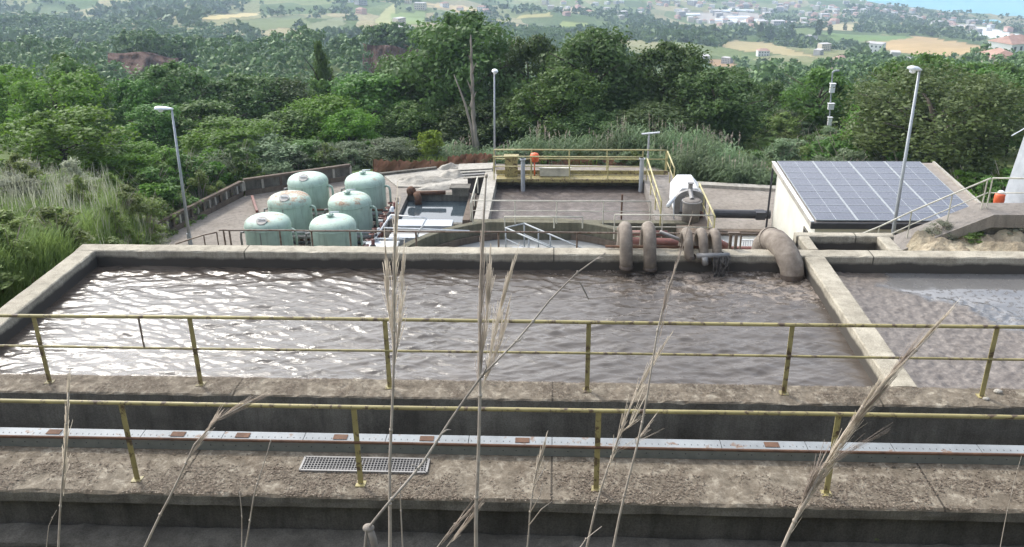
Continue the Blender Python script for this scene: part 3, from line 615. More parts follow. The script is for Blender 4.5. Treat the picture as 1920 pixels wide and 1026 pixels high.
# perimeter walls: piers, panels with slots
def slot_wall(name, label, p, q, h, step=.42):
    p, q = Vector((*p, ZY)), Vector((*q, ZY)); L = (q-p).length; d = (q-p)/L; root = empty(name, tuple(p), label, 'wall')
    up = Vector((0, 0, 1))
    b = MB(); b.bar(p+up*.12, q+up*.12, .16, .26); b.build('base_course', M['conc_brown'], root)
    b = MB(); b.bar(p+up*(h-.05), q+up*(h-.05), .20, .12); b.build('coping', M['conc_brown'], root)
    n = int(L/step)
    for i in range(n+1):
        c = p+d*(L*i/n); jit = .035*math.sin(i*12.9+L); b = MB(); b.bar(c+up*.253, c+up*(h-.113), .15+jit, .11, up=(d.x, d.y, 0)); b.build('baluster', M['conc_pale' if (i*7) % 5 < 3 else 'conc_brown'], root)
    b = MB(); off = d.cross(up)*(-.02)
    b.bar(p+up*(h*.5)-d.cross(up)*.05, q+up*(h*.5)-d.cross(up)*.05, .02, h*.75); b.build('back_panel', M['conc_dark'], root)
    return root
slot_wall('boundary_wall', 'long concrete baluster wall running along the left edge of the lower yard', (-17.6, 35.2), (-15.6, 41.85), .78)
slot_wall('boundary_wall', 'brown concrete boundary wall behind the back left green filter', (-15.5, 41.95), (-10.7, 44.6), .85, .8)
b = MB(); b.bar((-10.6, 44.65, ZY+.08), (-6.4, 46.4, ZY+.08), .22, .2); tag(b.build('low_kerb', M['conc_dark']), 'low dark kerb below the sagging rusty netting behind the filters', 'kerb')
b = MB(); b.bar((-14.9, 41.2, ZY+.2), (-14.1, 39.4, ZY+.06), .12, .12); tag(b.build('fallen_beam', M['red_pipe']), 'short reddish beam leaning on the yard left of the green filters', 'beam')
b = MB(); b.bar((7.0, 43.9, ZY+.06), (10.9, 43.25, ZY+.06), .5, .18); b.bar((10.9, 43.25, ZY+.06), (14, 42.8, ZY+.06), .5, .18); tag(b.build('pale_kerb', M['conc_pale']), 'pale low kerb along the back of the yard left of the solar roof', 'kerb')

# sagging rusty netting fence at the back of the yard
def net_fence(label, pts):   # (x, ytop, ybottom, Y)
    n = 90; m = 16; S = []
    for i in range(n+1):
        f = i/n*(len(pts)-1); k = min(int(f), len(pts)-2); f -= k; A_, B_ = pts[k], pts[k+1]
        Y = A_[3]+(B_[3]-A_[3])*f; a = atY(A_[0]+(B_[0]-A_[0])*f, A_[1]+(B_[1]-A_[1])*f, Y); c = atY(A_[0]+(B_[0]-A_[0])*f, A_[2]+(B_[2]-A_[2])*f, Y)
        S.append((a, c))
    root = empty('netting_fence', tuple(S[0][1]), label, 'fence')
    b = MB(); wv = lambda i, j: Vector((.03*math.sin(i*1.7+j), .10*math.sin(i*.21+j*.25)+.02*math.sin(i*1.3+j*.8), .05*math.sin(i*.7+j)))
    P = [[S[i][0].lerp(S[i][1], j/m)+wv(i, j) for j in range(m+1)] for i in range(n+1)]
    for i in range(n+1):
        for j in range(m): q0, q1 = P[i][j], P[i][j+1]; o = Vector((.031, .01, 0)); b.add([q0-o, q0+o, q1+o, q1-o], [(0, 1, 2, 3)])
    for j in range(m+1):
        for i in range(n): q0, q1 = P[i][j], P[i+1][j]; o = Vector((0, .004, .026)); b.add([q0-o, q1-o, q1+o, q0+o], [(0, 1, 2, 3)])
    b.build('net', M['net'], root)
    for i in range(0, n+1, 18):
        b = MB(); b.tube([S[i][1]-Vector((0, 0, .4)), S[i][0]+Vector((0, 0, .06))], .025, 6); b.build('stake', M['rust'], root)
net_fence('sagging rusty orange-brown netting fence behind the green filters', [(700, 301, 330, 46.6), (760, 303, 328, 47.0), (838, 302, 322, 47.6)])
net_fence('rusty brown netting fence left of the yellow bridge', [(840, 296, 314, 47.8), (880, 290, 312, 48), (926, 289, 318, 48)])
net_fence('brown netting seen through the rails of the yellow bridge', [(930, 292, 322, 48.2), (1050, 298, 322, 48.2), (1200, 300, 326, 48.2)])

# ------------------------------------------------------------------ six green pressure filters
def m_tank(name, rust):
    m, t, p = newmat(name); v = pos_vec(t); g = t.nodes.new('ShaderNodeNewGeometry'); s = t.nodes.new('ShaderNodeSeparateXYZ'); t.links.new(g.outputs['Normal'], s.inputs[0])
    c = ramp(t, noise_n(t, v, 2.2, 5), [(.3, (.345, .455, .385)), (.7, (.435, .55, .465))])
    st = ramp(t, noise_n(t, pos_vec(t, (1, 1, .10)), 6, 6, .75), [(.50, (0, 0, 0)), (.72, (.85, .85, .85))]); c = mixc(t, st, c, (.20, .25, .20))
    f = ramp(t, noise_n(t, v, 1.9, 8, .75), [(rust-.02, (0, 0, 0)), (rust+.08, (1, 1, 1))]); dome = maprange(t, s.outputs['Z'], .3, .6)
    c = mixc(t, mth(t, 'MULTIPLY', f, dome), c, ramp(t, noise_n(t, v, 14, 5), [(.35, (.22, .11, .06)), (.6, (.42, .30, .20)), (.75, (.5, .48, .38))]))
    t.links.new(c, p.inputs['Base Color']); p.inputs['Roughness'].default_value = .6; return m
TM = [m_tank('green_tank_paint', .55), m_tank('green_tank_paint_rusty', .49), m_tank('green_tank_paint_clean', .62)]
def filter_tank(x, y, label, mat, lid, rs_, stain=True):
    root = empty('pressure_filter', (x, y, ZY), label, 'tank', 'pale green pressure filters')
    r = .90; prof = [(.25, -7.62), (.66, -7.55), (.84, -7.40), (r, -7.22), (r, -6.0)]+[(r*math.cos(a)**.45 if a < 1.56 else 0, -6.0+.34*math.sin(a)) for a in [i*math.pi/2/14 for i in range(1, 15)]]
    b = MB(); b.lathe([(max(.001, a), z) for a, z in prof], (x, y, 0), 40); b.build('shell', mat, root, True)
    b = MB(); b.lathe([(r+.002, -6.035), (r+.012, -6.03), (r+.012, -6.0), (r+.002, -5.995)], (x, y, 0), 40); b.build('weld_band', mat, root, True)
    for k in range(4):
        a = math.pi/4+k*math.pi/2; b = MB(); c = (x+.72*math.cos(a), y+.72*math.sin(a)); b.box((c[0]-.06, c[1]-.06, ZY), (c[0]+.06, c[1]+.06, -7.38)); b.box((c[0]-.11, c[1]-.11, ZY), (c[0]+.11, c[1]+.11, ZY+.02)); b.build('leg', M['rust'], root)
    if lid:
        ly = y-.50; lz = -5.735
        l = MB(); l.tube([(x-.02, ly, lz-.10), (x-.02, ly-.05, lz+.07)], .19, 20); lo = l.build('manhole', TM[2], root, True)
        l = MB(); l.tube([(x-.02, ly-.055, lz+.075), (x-.02, ly-.07, lz+.105)], .215, 20); l.build('cover', M['grey_metal'], lo)
        l = MB()
        for q in (-.07, .07): l.bar((x-.16, ly-.075+q*.3, lz+.115+q*.5), (x+.12, ly-.075+q*.3, lz+.115+q*.5), .03, .03)
        l.build('clamp', M['white_metal'], lo)
        l = MB(); l.bar((x-.03, y-.905, -6.05), (x-.03, y-.905, -7.2), .035, .02, up=(0, 1, 0)); l.build('drip_pipe', M['grey_metal'], root)
    else:
        l = MB(); l.tube([(x-.1, y+.1, -5.72), (x-.1, y+.1, -5.58)], .09, 14); l.tube([(x-.1, y+.1, -5.60), (x-.1, y+.1, -5.55)], .15, 14); l.build('nozzle', TM[2], root, True)
        l = MB(); l.tube([(x-.1, y+.1, -5.54), (x-.1, y+.1, -5.49), (x+.25, y+.15, -5.48)], .03, 8); l.build('vent_pipe', M['white_metal'], root, True)
        l = MB(); l.tube([(x+.05, y-.58, -5.80), (x+.05, y-.62, -5.72)], .10, 14); l.build('inspection_cap', M['rust'], root)
    sx = 1
    l = MB(); l.tube([(x+.84, y-.1, -6.2), (x+1.0, y-.12, -6.14), (x+1.1, y-.13, -6.2), (x+1.13, y-.13, -6.36), (x+1.13, y-.13, -7.2)], .05, 10); l.build('side_pipe', TM[2], root, True)
    l = MB(); l.tube([(x-.86, y-.2, -6.25), (x-1.03, y-.2, -6.27), (x-1.06, y-.2, -6.45), (x-1.06, y-.2, -7.6)], .045, 10); l.build('drain_pipe', M['grey_metal'], root, True)
    return root
FX = [(-11.25, -8.62)]
filter_tank(-11.28, 32.5, 'front left pale green filter tank with a dark lid and a rust patch beside it', TM[0], True, 1)
filter_tank(-11.18, 35.25, 'middle left pale green filter tank, browned by rust across its dome', TM[1], True, 2)
filter_tank(-11.10, 38.0, 'back left pale green filter tank with a clean dome and a round striped lid', TM[2], True, 3)
filter_tank(-8.66, 32.4, 'front right pale green filter tank, domed and without a lid, nearest the white frame', TM[2], False, 4)
filter_tank(-8.59, 35.2, 'middle right pale green filter tank with yellowed stains on its dome', TM[0], False, 5)
filter_tank(-8.50, 38.0, 'back right pale green filter tank with a small nozzle, nearest the rubble', TM[2], False, 6)
for k, (y, lb) in enumerate([(33.85, 'bluish pipe run between the front two green filters'), (36.6, 'dark pipe run between the middle and back green filters')]):
    root = empty('pipe_manifold', (-9.9, y, ZY), lb, 'pipes')
    for z, m_, r_ in ((-7.05, 'grey_metal', .08), (-7.3, 'dark_metal', .07), (-6.85, 'galv_pole' if k == 0 else 'rust', .05)):
        b = MB(); b.tube([(-12.2, y, z), (-7.5, y+.05, z)], r_, 10); b.build('pipe', M[m_], root, True)
    for x in (-11.6, -9.9, -8.2):
        b = MB(); b.box((x-.04, y-.1, ZY), (x+.04, y-.02, -6.9)); b.build('support', M['rust'], root)
# valve cluster right of the filters
def valve_group(x, y, label, cm):
    root = empty('valve_station', (x, y, ZY), label, 'valves')
    b = MB(); b.tube([(x, y-1.2, -7.1), (x, y+1.2, -7.1)], .09, 10); b.build('header_pipe', M['grey_metal'], root, True)
    for k in range(4):
        yy = y-1.0+.62*k; b = MB(); b.tube([(x-.5, yy, -7.1), (x+.12, yy, -7.1), (x+.18, yy, -7.0), (x+.2, yy, -6.45)], .07, 10); b.build('branch_pipe', M[cm[k % len(cm)]], root, True)
        v_ = MB(); v_.tube([(x-.16, yy, -7.1), (x-.02, yy, -7.1)], .15, 12); v_.sphere((x+.18, yy, -6.75), .12, 8); vo = v_.build('valve', M[cm[(k+1) % len(cm)]], root, True)
        h = MB(); h.lathe([(.11, 0), (.135, .01), (.135, .03), (.11, .04)], (x-.09, yy, -6.72), 14); h.tube([(x-.09, yy, -6.96), (x-.09, yy, -6.70)], .02, 6); h.bar((x-.2, yy, -6.70), (x+.02, yy, -6.70), .02, .02); h.build('handwheel', M['red_pipe'], vo)
valve_group(-7.25, 33.1, 'cluster of reddish valves and grey pipes right of the front green filters', ['red_pipe', 'dark_metal', 'galv_pole'])
valve_group(-7.15, 36.3, 'cluster of dark and white valves right of the middle green filter', ['dark_metal', 'white_metal', 'red_pipe'])

# ------------------------------------------------------------------ rectangular settling pool
root = empty('settling_pool', (-5.2, 36.8, ZY), 'rectangular concrete pool of bluish clear water beside the green filters', 'pool')
b = MB(); b.box((-6.95, 35.1, ZY), (-6.65, 38.6, -6.72)); b.build('side_wall', M['conc_yard'], root)
b = MB(); b.box((-3.85, 35.1, ZY), (-3.55, 38.6, -6.72)); b.build('side_wall', M['conc_brown'], root)
b = MB(); b.box((-6.648, 38.2, ZY), (-3.852, 38.55, -6.66)); b.build('back_wall', M['conc_dark'], root)
b = MB(); b.box((-6.648, 34.9, ZY), (-3.852, 35.15, -6.85)); b.build('front_wall', M['conc_dark'], root)
b = MB(); b.tube([(-6.6, 38.05, -6.55), (-4.9, 38.1, -6.52)], .10, 10); b.tube([(-6.2, 37.9, -6.5), (-6.1, 37.75, -6.62), (-6.1, 37.72, -7.0)], .16, 12); b.sphere((-6.45, 38.1, -6.45), .22, 8); b.build('inlet_pipe', M['rust'], root, True)
b = MB(); b.box((-4.6, 38.1, -6.7), (-3.9, 38.6, -6.35)); b.box((-4.7, 38.05, -6.352), (-3.8, 38.68, -6.28)); b.build('outlet_box', M['conc_dark'], root)
clearw, t, p = newmat('clear_water'); p.inputs['Base Color'].default_value = (.05, .065, .075, 1); p.inputs['Roughness'].default_value = .06; bump(t, p, noise_n(t, pos_vec(t), 4, 3), .06, .02)
b = MB(); b.add([(-6.66, 35.12, -6.95), (-3.84, 35.12, -6.95), (-3.84, 38.22, -6.95), (-6.66, 38.22, -6.95)], [(0, 1, 2, 3)]); tag(b.build('water', clearw), kind='structure')
# white access frame in front
root = empty('white_access_frame', (-6.2, 32.9, ZY), 'white tubular access frame with a sloping rail beside the round tank', 'frame')
def tb(pts, r, name, m, n=8): b = MB(); b.tube(pts, r, n); return b.build(name, m, root, True)
A1, A2, A3, A4 = at(700, 452, -6.7), at(733, 403, -5.85), at(800, 409, -5.85), at(783, 440, -6.5)
tb([A1, A2], .035, 'sloping_rail', M['white_paint']); tb([A2, A3], .03, 'top_rail', M['white_paint']); tb([A3, A4], .035, 'sloping_rail', M['white_paint'])
B1, B2 = at(716, 427, -6.28), at(880, 433, -6.3); C1, C2 = at(703, 447, -6.62), at(760, 449, -6.6)
tb([B1, B2], .03, 'mid_rail', M['white_metal']); tb([C1, C2], .03, 'mid_rail', M['white_metal'])
b = MB(); q = at(712, 457, -6.78); b.box((q.x-.55, q.y-.35, -6.84), (q.x+.75, q.y+.25, -6.76)); b.build('platform', M['white_metal'], root)
for q in (A1, A4): b = MB(); b.tube([(q.x, q.y, q.z+.01), (q.x, q.y, ZY)], .035, 8); b.build('leg', M['galv_pole'], root)
root = empty('grey_trough', (-5.3, 33.6, ZY), 'grey covered troughs lying between the white frame and the pool', 'trough')
for k, (y0, y1, zt, m_) in enumerate(((34.1, 34.85, -6.62, 'galv_pole'), (33.45, 34.0, -6.75, 'grey_metal'), (32.95, 33.35, -6.7, 'galv_pole'))):
    b = MB(); b.box((-6.6, y0, zt-.5), (-4.2-.35*k, y1, zt)); b.build('trough_cover', M[m_], root)
b = MB(); b.box((-6.5, 33.0, ZY), (-4.9, 34.7, -7.252)); b.build('support', M['conc_dark'], root)

# ------------------------------------------------------------------ round clarifier
CX, CY, CR = -.79, 29.55, 5.64
root = empty('round_clarifier', (CX, CY, ZY), 'big round concrete clarifier tank behind the long basin, pale water inside', 'tank')
b = MB(); b.lathe([(CR, ZY-2), (CR, -6.62), (CR-.03, -6.6), (CR-.30, -6.6), (CR-.32, -6.62), (CR-.32, -7.9)], (CX, CY, 0), 96); b.build('ring_wall', M['conc_green'], root)
pm, t, p = newmat('pale_settled_water'); v = pos_vec(t); t.links.new(ramp(t, noise_n(t, v, 1.2, 5), [(.3, (.30, .30, .28)), (.7, (.44, .44, .42))]), p.inputs['Base Color']); p.inputs['Roughness'].default_value = .12; bump(t, p, noise_n(t, v, 9, 6, .7), .4, .03)
b = MB(); b.lathe([(.001, -7.38), (CR-.33, -7.38)], (CX, CY, 0), 96); tag(b.build('water', pm), kind='structure')
b = MB(); b.lathe([(CR-.34, -7.1), (CR-.42, -7.1), (CR-.42, -7.36)], (CX, CY, 0), 96); b.build('weir_ring', M['conc_brown'], root)
root = empty('clarifier_footbridge', (CX, CY, -6.6), 'galvanised railed footbridge end reaching over the middle of the round tank', 'bridge')
b = MB(); b.box((-1.62, 26.0, -6.85), (-.72, 32.2, -6.75)); b.build('deck', M['galv_pole'], root)
def tubs(pts, r, nm, m): b = MB(); b.tube(pts, r, 8); b.build(nm, m, root, True)
P1, P2, P3 = at(948, 427, -5.80), at(983, 419, -5.80), at(1032, 440, -5.80)
tubs([P1, P2], .03, 'top_rail', M['galv']); tubs([P2, P3, P3+(P3-P2)*1.5], .03, 'top_rail', M['galv']); tubs([P1, P1+(P3-P2)*2.2], .03, 'top_rail', M['galv'])
for a in (P1, P2): tubs([a+Vector((0, 0, -.45)), a+(P3-P2)*1.5+Vector((0, 0, -.45))], .02, 'mid_rail', M['galv'])
for a in (P1, P2, P2+(P3-P2)*.55, P3, P1+(P3-P2)*.9): tubs([a, Vector((a.x, a.y, -6.76))], .028, 'post', M['galv'])

# ------------------------------------------------------------------ aeration tank with yellow bridge
root = empty('aeration_tank', (.7, 37.6, ZY), 'rectangular concrete aeration tank full of brown frothy water in the lower yard', 'tank')
b = MB(); b.box((-3.35, 34.9, ZY), (-2.75, 41.6, -6.6)); b.build('side_wall', M['conc_pale'], root)
b = MB(); b.box((-3.35, 34.55, ZY), (5.6, 34.895, -6.61)); b.build('front_wall', M['conc_green'], root)
b = MB(); b.box((4.2, 34.9, ZY), (5.6, 41.6, -6.605)); b.build('walkway_wall', M['conc_yard'], root)
b = MB(); b.box((-2.745, 41.1, ZY), (4.195, 41.59, -6.62)); b.build('back_wall', M['conc_green'], root)
b = MB(); b.box((-2.745, 40.35, -6.74), (4.195, 41.09, -6.58)); b.build('bridge_beam', M['yellow'], root)
am, t, p = newmat('frothy_water'); v = pos_vec(t); fr = noise_n(t, v, 2.6, 9, .75, .8)
t.links.new(ramp(t, fr, [(.32, (.060, .046, .038)), (.5, (.115, .091, .077)), (.70, (.24, .205, .18))]), p.inputs['Base Color']); p.inputs['Roughness'].default_value = .45; bump(t, p, fr, .8, .08)
b = MB(); b.add([(-2.76, 34.88, -7.12), (4.21, 34.88, -7.12), (4.21, 41.2, -7.12), (-2.76, 41.2, -7.12)], [(0, 1, 2, 3)]); tag(b.build('water', am), kind='structure')
railing('yellow_railing', 'front yellow railing of the bridge over the back of the aeration tank', [(x, 40.32) for x in (-2.85, -1.1, .7, 2.5, 4.1)], -6.6, -5.48, [-5.95], M['pale_yellow'], r=.035, post=('tube', .028))
railing('yellow_railing', 'back yellow railing of the bridge, nearest the cane thicket', [(x, 41.4) for x in (-2.9, -1.1, .7, 2.5, 4.2, 5.3)], -6.6, -5.45, [-5.9], M['pale_yellow'], r=.035, post=('tube', .028))
b = MB(); b.box((-2.8, 41.05, -6.56), (5.4, 41.09, -6.36)); tag(b.build('toe_board', M['yellow']), 'long yellow kick board along the back of the bridge', 'board')
railing('yellow_railing', 'yellow railing along the right edge of the aeration tank, left of its walkway', [(4.3, y) for y in (34.2, 36.2, 38.2, 40.3)], -6.6, -5.55, [-6.05], M['pale_yellow'], r=.035, post=('tube', .028))
railing('yellow_railing', 'short yellow railing between the walkway and the white screening machine', [(5.35, y) for y in (38.6, 40.0, 41.35)], -6.6, -5.5, [-6.0], M['pale_yellow'], r=.035, post=('tube', .028))
railing('yellow_railing', 'pale yellow side railing right of the screening machine', [(6.18, y) for y in (32.6, 33.9, 35.3, 36.7)], -6.6, -5.6, [-6.1], M['pale_yellow'], r=.035, post=('tube', .028))
railing('cream_railing', 'thin cream railing across the front of the screening machine', [(x, 32.75) for x in (2.35, 4.2, 6.15)], -6.6, -5.6, [-6.1], M['cream'], r=.028, post=('tube', .024))
railing('cream_railing', 'thin cream railing between the round tank and the aeration tank', [(x, 34.4) for x in (-3.35, -1.6, .1, 2.0, 3.9)], -6.6, -5.62, [-6.05], M['cream'], r=.026, post=('tube', .024))
railing('cream_railing', 'short low cream railing in front of the aeration tank, right of the round tank apex', [(x, 33.9) for x in (-2.0, .0, 1.15)], -6.6, -6.12, [], M['cream'], r=.03, post=('tube', .028))
railing('cream_railing', 'short cream handrail between the blue pool and the aeration tank', [(-3.45, 34.7), (-3.45, 36.5), (-3.45, 38.3)], -6.6, -5.85, [], M['cream'], r=.03, post=('tube', .024))
# things on the bridge
b = MB(); b.box((-2.35, 40.7, -6.57), (-1.75, 41.0, -5.6)); b.box((-2.40, 40.66, -5.598), (-1.70, 41.04, -5.56)); tag(b.build('control_box', M['yellow']), 'yellow control cabinet on the left end of the bridge', 'cabinet')
b = MB(); b.lathe([(.001, -5.9), (.10, -5.9), (.20, -5.86), (.22, -5.6), (.18, -5.5), (.06, -5.46), (.001, -5.46)], (-.95, 40.9, 0), 16); b.tube([(-.95, 40.9, -6.58), (-.95, 40.9, -5.9)], .03, 6); tag(b.build('life_buoy_case', M['orange'], None, True), 'small orange lifebuoy case on the yellow bridge', 'buoy case')
b = MB(); b.box((-.7, 40.75, -6.56), (.75, 41.02, -6.18)); b.box((-.75, 40.72, -6.178), (.8, 41.04, -6.15)); tag(b.build('motor_housing', M['cream']), 'low pale motor housing on the yellow bridge beside the orange case', 'motor')
for x, z1, lb in ((-1.48, -5.55, 'grey steel column standing in the aeration tank at the left of the bridge'), (4.05, -5.5, 'grey steel column standing in the aeration tank at the right end of the bridge')):
    b = MB(); b.tube([(x, 40.2, -7.6), (x, 40.2, z1)], .10, 12); b.tube([(x, 40.2, z1-.05), (x, 40.2, z1)], .15, 12); tag(b.build('steel_column', M['galv_pole']), lb, 'column')
b = MB(); b.tube([(4.45, 41.5, -6.6), (4.45, 41.5, -4.72)], .05, 8); b.bar((4.1, 41.5, -4.70), (4.95, 41.5, -4.62), .16, .05); tag(b.build('short_lamp', M['galv_pole']), 'short lamp with a flat head at the right end of the yellow bridge', 'lamp')
b = MB(); b.tube([(2.9, 36.4, -7.3), (2.9, 36.4, -6.0)], .04, 8); b.bar((2.6, 36.4, -6.3), (3.0, 36.4, -6.3), .05, .05); tag(b.build('level_probe', M['rust']), 'rusty probe rod standing in the frothy aeration water', 'probe')

# screening machine
root = empty('screening_machine', (5.4, 36, -6.6), 'white hooded screening machine with a grey cylinder on the right walkway', 'machine')
b = MB(); r_ = .62; yb, yf = 37.6, 35.85; cx = 5.68; zc = -6.02
oc = [(-.62, -.55), (-.62, .12), (-.36, .50), (.26, .50), (.56, .16), (.62, -.55)]
V = [(cx+x, yf, zc+z) for x, z in oc]+[(cx+x*1.0, yb, zc+z+.04) for x, z in oc]; n = len(oc)
b.add(V, [(i, i+n, (i+1)+n, i+1) for i in range(n-1)]+[tuple(range(n)), tuple(range(2*n-1, n-1, -1))]); b.build('hood', M['white_paint'], root)
b = MB(); V = []
arcn = 14
for rr in (.66, .40):
    for y in (35.60, 35.845):
        for i in range(arcn+1): a = math.pi*i/arcn; V.append((cx+rr*math.cos(a), y, -6.05+rr*.78*math.sin(a)))
m_ = arcn+1; F = []
for i in range(arcn): F += [(i, i+1, 2*m_+i+1, 2*m_+i), (i, m_+i, m_+i+1, i+1), (m_+i, 3*m_+i, 3*m_+i+1, m_+i+1), (2*m_+i, 2*m_+i+1, 3*m_+i+1, 3*m_+i)]
b.add(V, F); b.box((cx-.66, 35.6, -6.6), (cx-.42, 35.84, -6.052)); b.box((cx+.42, 35.6, -6.6), (cx+.66, 35.84, -6.052)); b.build('arched_front', M['grey_metal'], root)
b = MB(); b.lathe([(.001, -6.6), (.36, -6.6), (.36, -5.72), (.33, -5.69), (.001, -5.69)], (cx-.06, 34.9, 0), 24); b.build('cylinder', M['conc_yard'], root, True)
b = MB(); b.lathe([(.37, -5.80), (.40, -5.79), (.40, -5.74), (.37, -5.73)], (cx-.06, 34.9, 0), 24); b.tube([(cx-.06, 34.9, -5.69), (cx-.06, 35.3, -5.55), (cx-.06, 35.62, -5.35)], .09, 10); b.build('feed_pipe', M['grey_metal'], root)
b = MB(); b.tube([(cx-.06, 35.5, -5.6), (cx-.06, 35.5, -5.2)], .10, 12); b.tube([(cx-.06, 35.5, -5.2), (cx-.06, 35.5, -5.16)], .14, 12); b.build('motor', M['grey_metal'], root)
b = MB(); b.tube([(cx-1.02, 35.0, -6.05), (cx-.72, 35.3, -5.72)], .09, 12); b.tube([(cx-.75, 35.25, -5.75), (cx-.72, 35.1, -6.6)], .03, 8); b.build('side_chute', M['white_metal'], root, True)
b = MB(); b.box((5.62, 32.6, -6.9), (6.3, 37.9, -6.612)); b.box((5.0, 32.55, -7.2), (6.3, 34.5, -6.65)); tag(b.build('walkway_platform', M['conc_brown']), 'brown concrete platform carrying the screening machine and its railings', 'platform')
b = MB()
for x in (5.9, 6.05): b.sphere((x, 35.2, -6.45), .16, 7)
tag(b.build('debris_heap', M['rust'], None, True), 'small reddish heap of debris beside the screening machine', 'debris')

# red pipes and dark conduit at the right
b = MB(); b.tube([(2.7, 32.3, -6.35), (2.75, 32.25, -6.48), (3.2, 32.25, -6.5), (6.4, 32.1, -6.5), (6.6, 32.05, -6.55), (6.62, 32.0, -7.3)], .15, 12); b.tube([(2.62, 32.3, -6.3), (2.62, 32.9, -6.25)], .14, 12); tag(b.build('red_pipe', M['red_pipe'], None, True), 'long dull red pipe running in front of the screening machine platform', 'pipe')
b = MB(); b.tube([(2.85, 32.6, -6.3), (4.4, 32.6, -6.3)], .11, 12); tag(b.build('red_pipe', M['red_pipe'], None, True), 'short upper red pipe lying left of the screening machine', 'pipe')
b = MB(); b.tube([(6.7, 33.4, -7.22), (9.0, 33.3, -7.22)], .10, 10); tag(b.build('red_pipe', M['red_pipe'], None, True), 'dark red pipe crossing over the small blue channel', 'pipe')
b = MB(); b.tube([(7.0, 37.2, -7.12), (9.4, 37.1, -7.12)], .19, 12); b.box((8.75, 36.85, -7.28), (9.15, 37.3, -6.95)); tag(b.build('dark_conduit', M['dark_metal'], None), 'thick dark conduit with a small box on top beside the solar building', 'conduit')
root = empty('small_channel', (7.8, 33.5, ZY), 'small concrete channel of bluish water left of the solar building', 'channel')
b = MB(); b.box((6.45, 35.5, ZY), (9.2, 35.8, -7.3)); b.build('back_wall', M['conc_brown'], root)
for x in (6.4, 9.0): b = MB(); b.box((x, 31.4, ZY), (x+.2, 35.49, -7.32)); b.build('side_wall', M['conc_brown'], root)
b = MB(); b.add([(6.6, 31.4, -7.5), (9.0, 31.4, -7.5), (9.0, 35.5, -7.5), (6.6, 35.5, -7.5)], [(0, 1, 2, 3)]); tag(b.build('water', pm), kind='structure')
b = MB(); b.bar((6.9, 34.2, -7.2), (6.9, 34.2, -7.6), .05, .05); [b.bar((7.7+.09*k, 34.1, -7.15), (7.7+.09*k, 34.1, -7.6), .035, .035) for k in range(5)]; b.bar((7.6, 34.1, -7.14), (8.2, 34.1, -7.14), .04, .04); tag(b.build('bar_screen', M['white_metal']), 'small white bar screen standing in the blue channel', 'screen')

# ------------------------------------------------------------------ building with solar roof
X0, X1, Y0, Y1 = 9.30, 15.85, 30.5, 36.95; ZF, ZB = -5.02, -4.70
def zr(y): return ZF+(ZB-ZF)*(y-Y0)/(Y1-Y0)
root = empty('solar_building', (12.5, 33.7, ZY-1), 'low pale building whose whole sloping roof is covered in solar panels', 'building')
b = MB(); xi0, xi1, yi0, yi1 = X0+.14, X1-.14, Y0+.18, Y1-.12
V = [(xi0, yi0, -9.2), (xi1, yi0, -9.2), (xi1, yi1, -9.2), (xi0, yi1, -9.2)]+[(x, y, zr(y)-.20) for x, y in ((xi0, yi0), (xi1, yi0), (xi1, yi1), (xi0, yi1))]
b.add(V, [(0, 1, 5, 4), (1, 2, 6, 5), (2, 3, 7, 6), (3, 0, 4, 7)]); b.build('wall', M['plaster'], root)
b = MB(); V = [(x, y, zr(y)+dz) for dz in (-.2, -.02) for x, y in ((X0, Y0), (X1, Y0), (X1, Y1), (X0, Y1))]
b.add(V, [(3, 2, 1, 0), (4, 5, 6, 7), (0, 1, 5, 4), (1, 2, 6, 5), (2, 3, 7, 6), (3, 0, 4, 7)]); roof = b.build('roof', M['roof_felt'], root)
b = MB(); b.bar((X0-.04, Y0, zr(Y0)-.11), (X0-.04, Y1, zr(Y1)-.11), .075, .24); b.build('fascia', M['conc_pale'], roof)
b = MB(); b.bar((X0-.045, Y0, zr(Y0)+.022), (X0-.045, Y1, zr(Y1)+.022), .13, .02); b.build('edge_flashing', M['white_metal'], roof)
b = MB(); b.bar((X1+.04, Y0, zr(Y0)-.08), (X1+.04, Y1, zr(Y1)-.08), .09, .26); b.build('fascia', M['conc_pale'], roof)
b = MB(); b.bar((X0-.1, Y0-.05, zr(Y0)-.12), (X1+.1, Y0-.05, zr(Y0)-.12), .09, .22); b.build('gutter', M['dark_metal'], roof)
b = MB(); b.tube([(X0-.04, Y1-.1, ZB-.25), (X0-.04, Y1+.0, ZB-.4), (X0-.04, Y1+.02, -9)], .045, 8); b.build('downpipe', M['dark_metal'], root)
b = MB(); q = atY(1492, 424, 31.5); wy, wz = 31.75, -6.2
b.box((xi0-.03, wy-.28, -6.55), (xi0-.004, wy+.28, -5.75)); wn = b.build('window', M['conc_dark'], root)
b = MB(); b.box((xi0-.04, wy-.20, -6.48), (xi0-.032, wy+.20, -5.82)); b.build('pane', M['glass_dark'], wn)
b = MB(); b.bar((xi0-.06, wy-.36, -6.59), (xi0-.06, wy+.36, -6.59), .12, .05); b.build('sill', M['conc_pale'], wn)
b = MB(); b.box((X0+1.2, yi0-.03, -6.6), (X0+3.4, yi0-.004, -5.5)); b.build('door', M['dark_metal'], root)
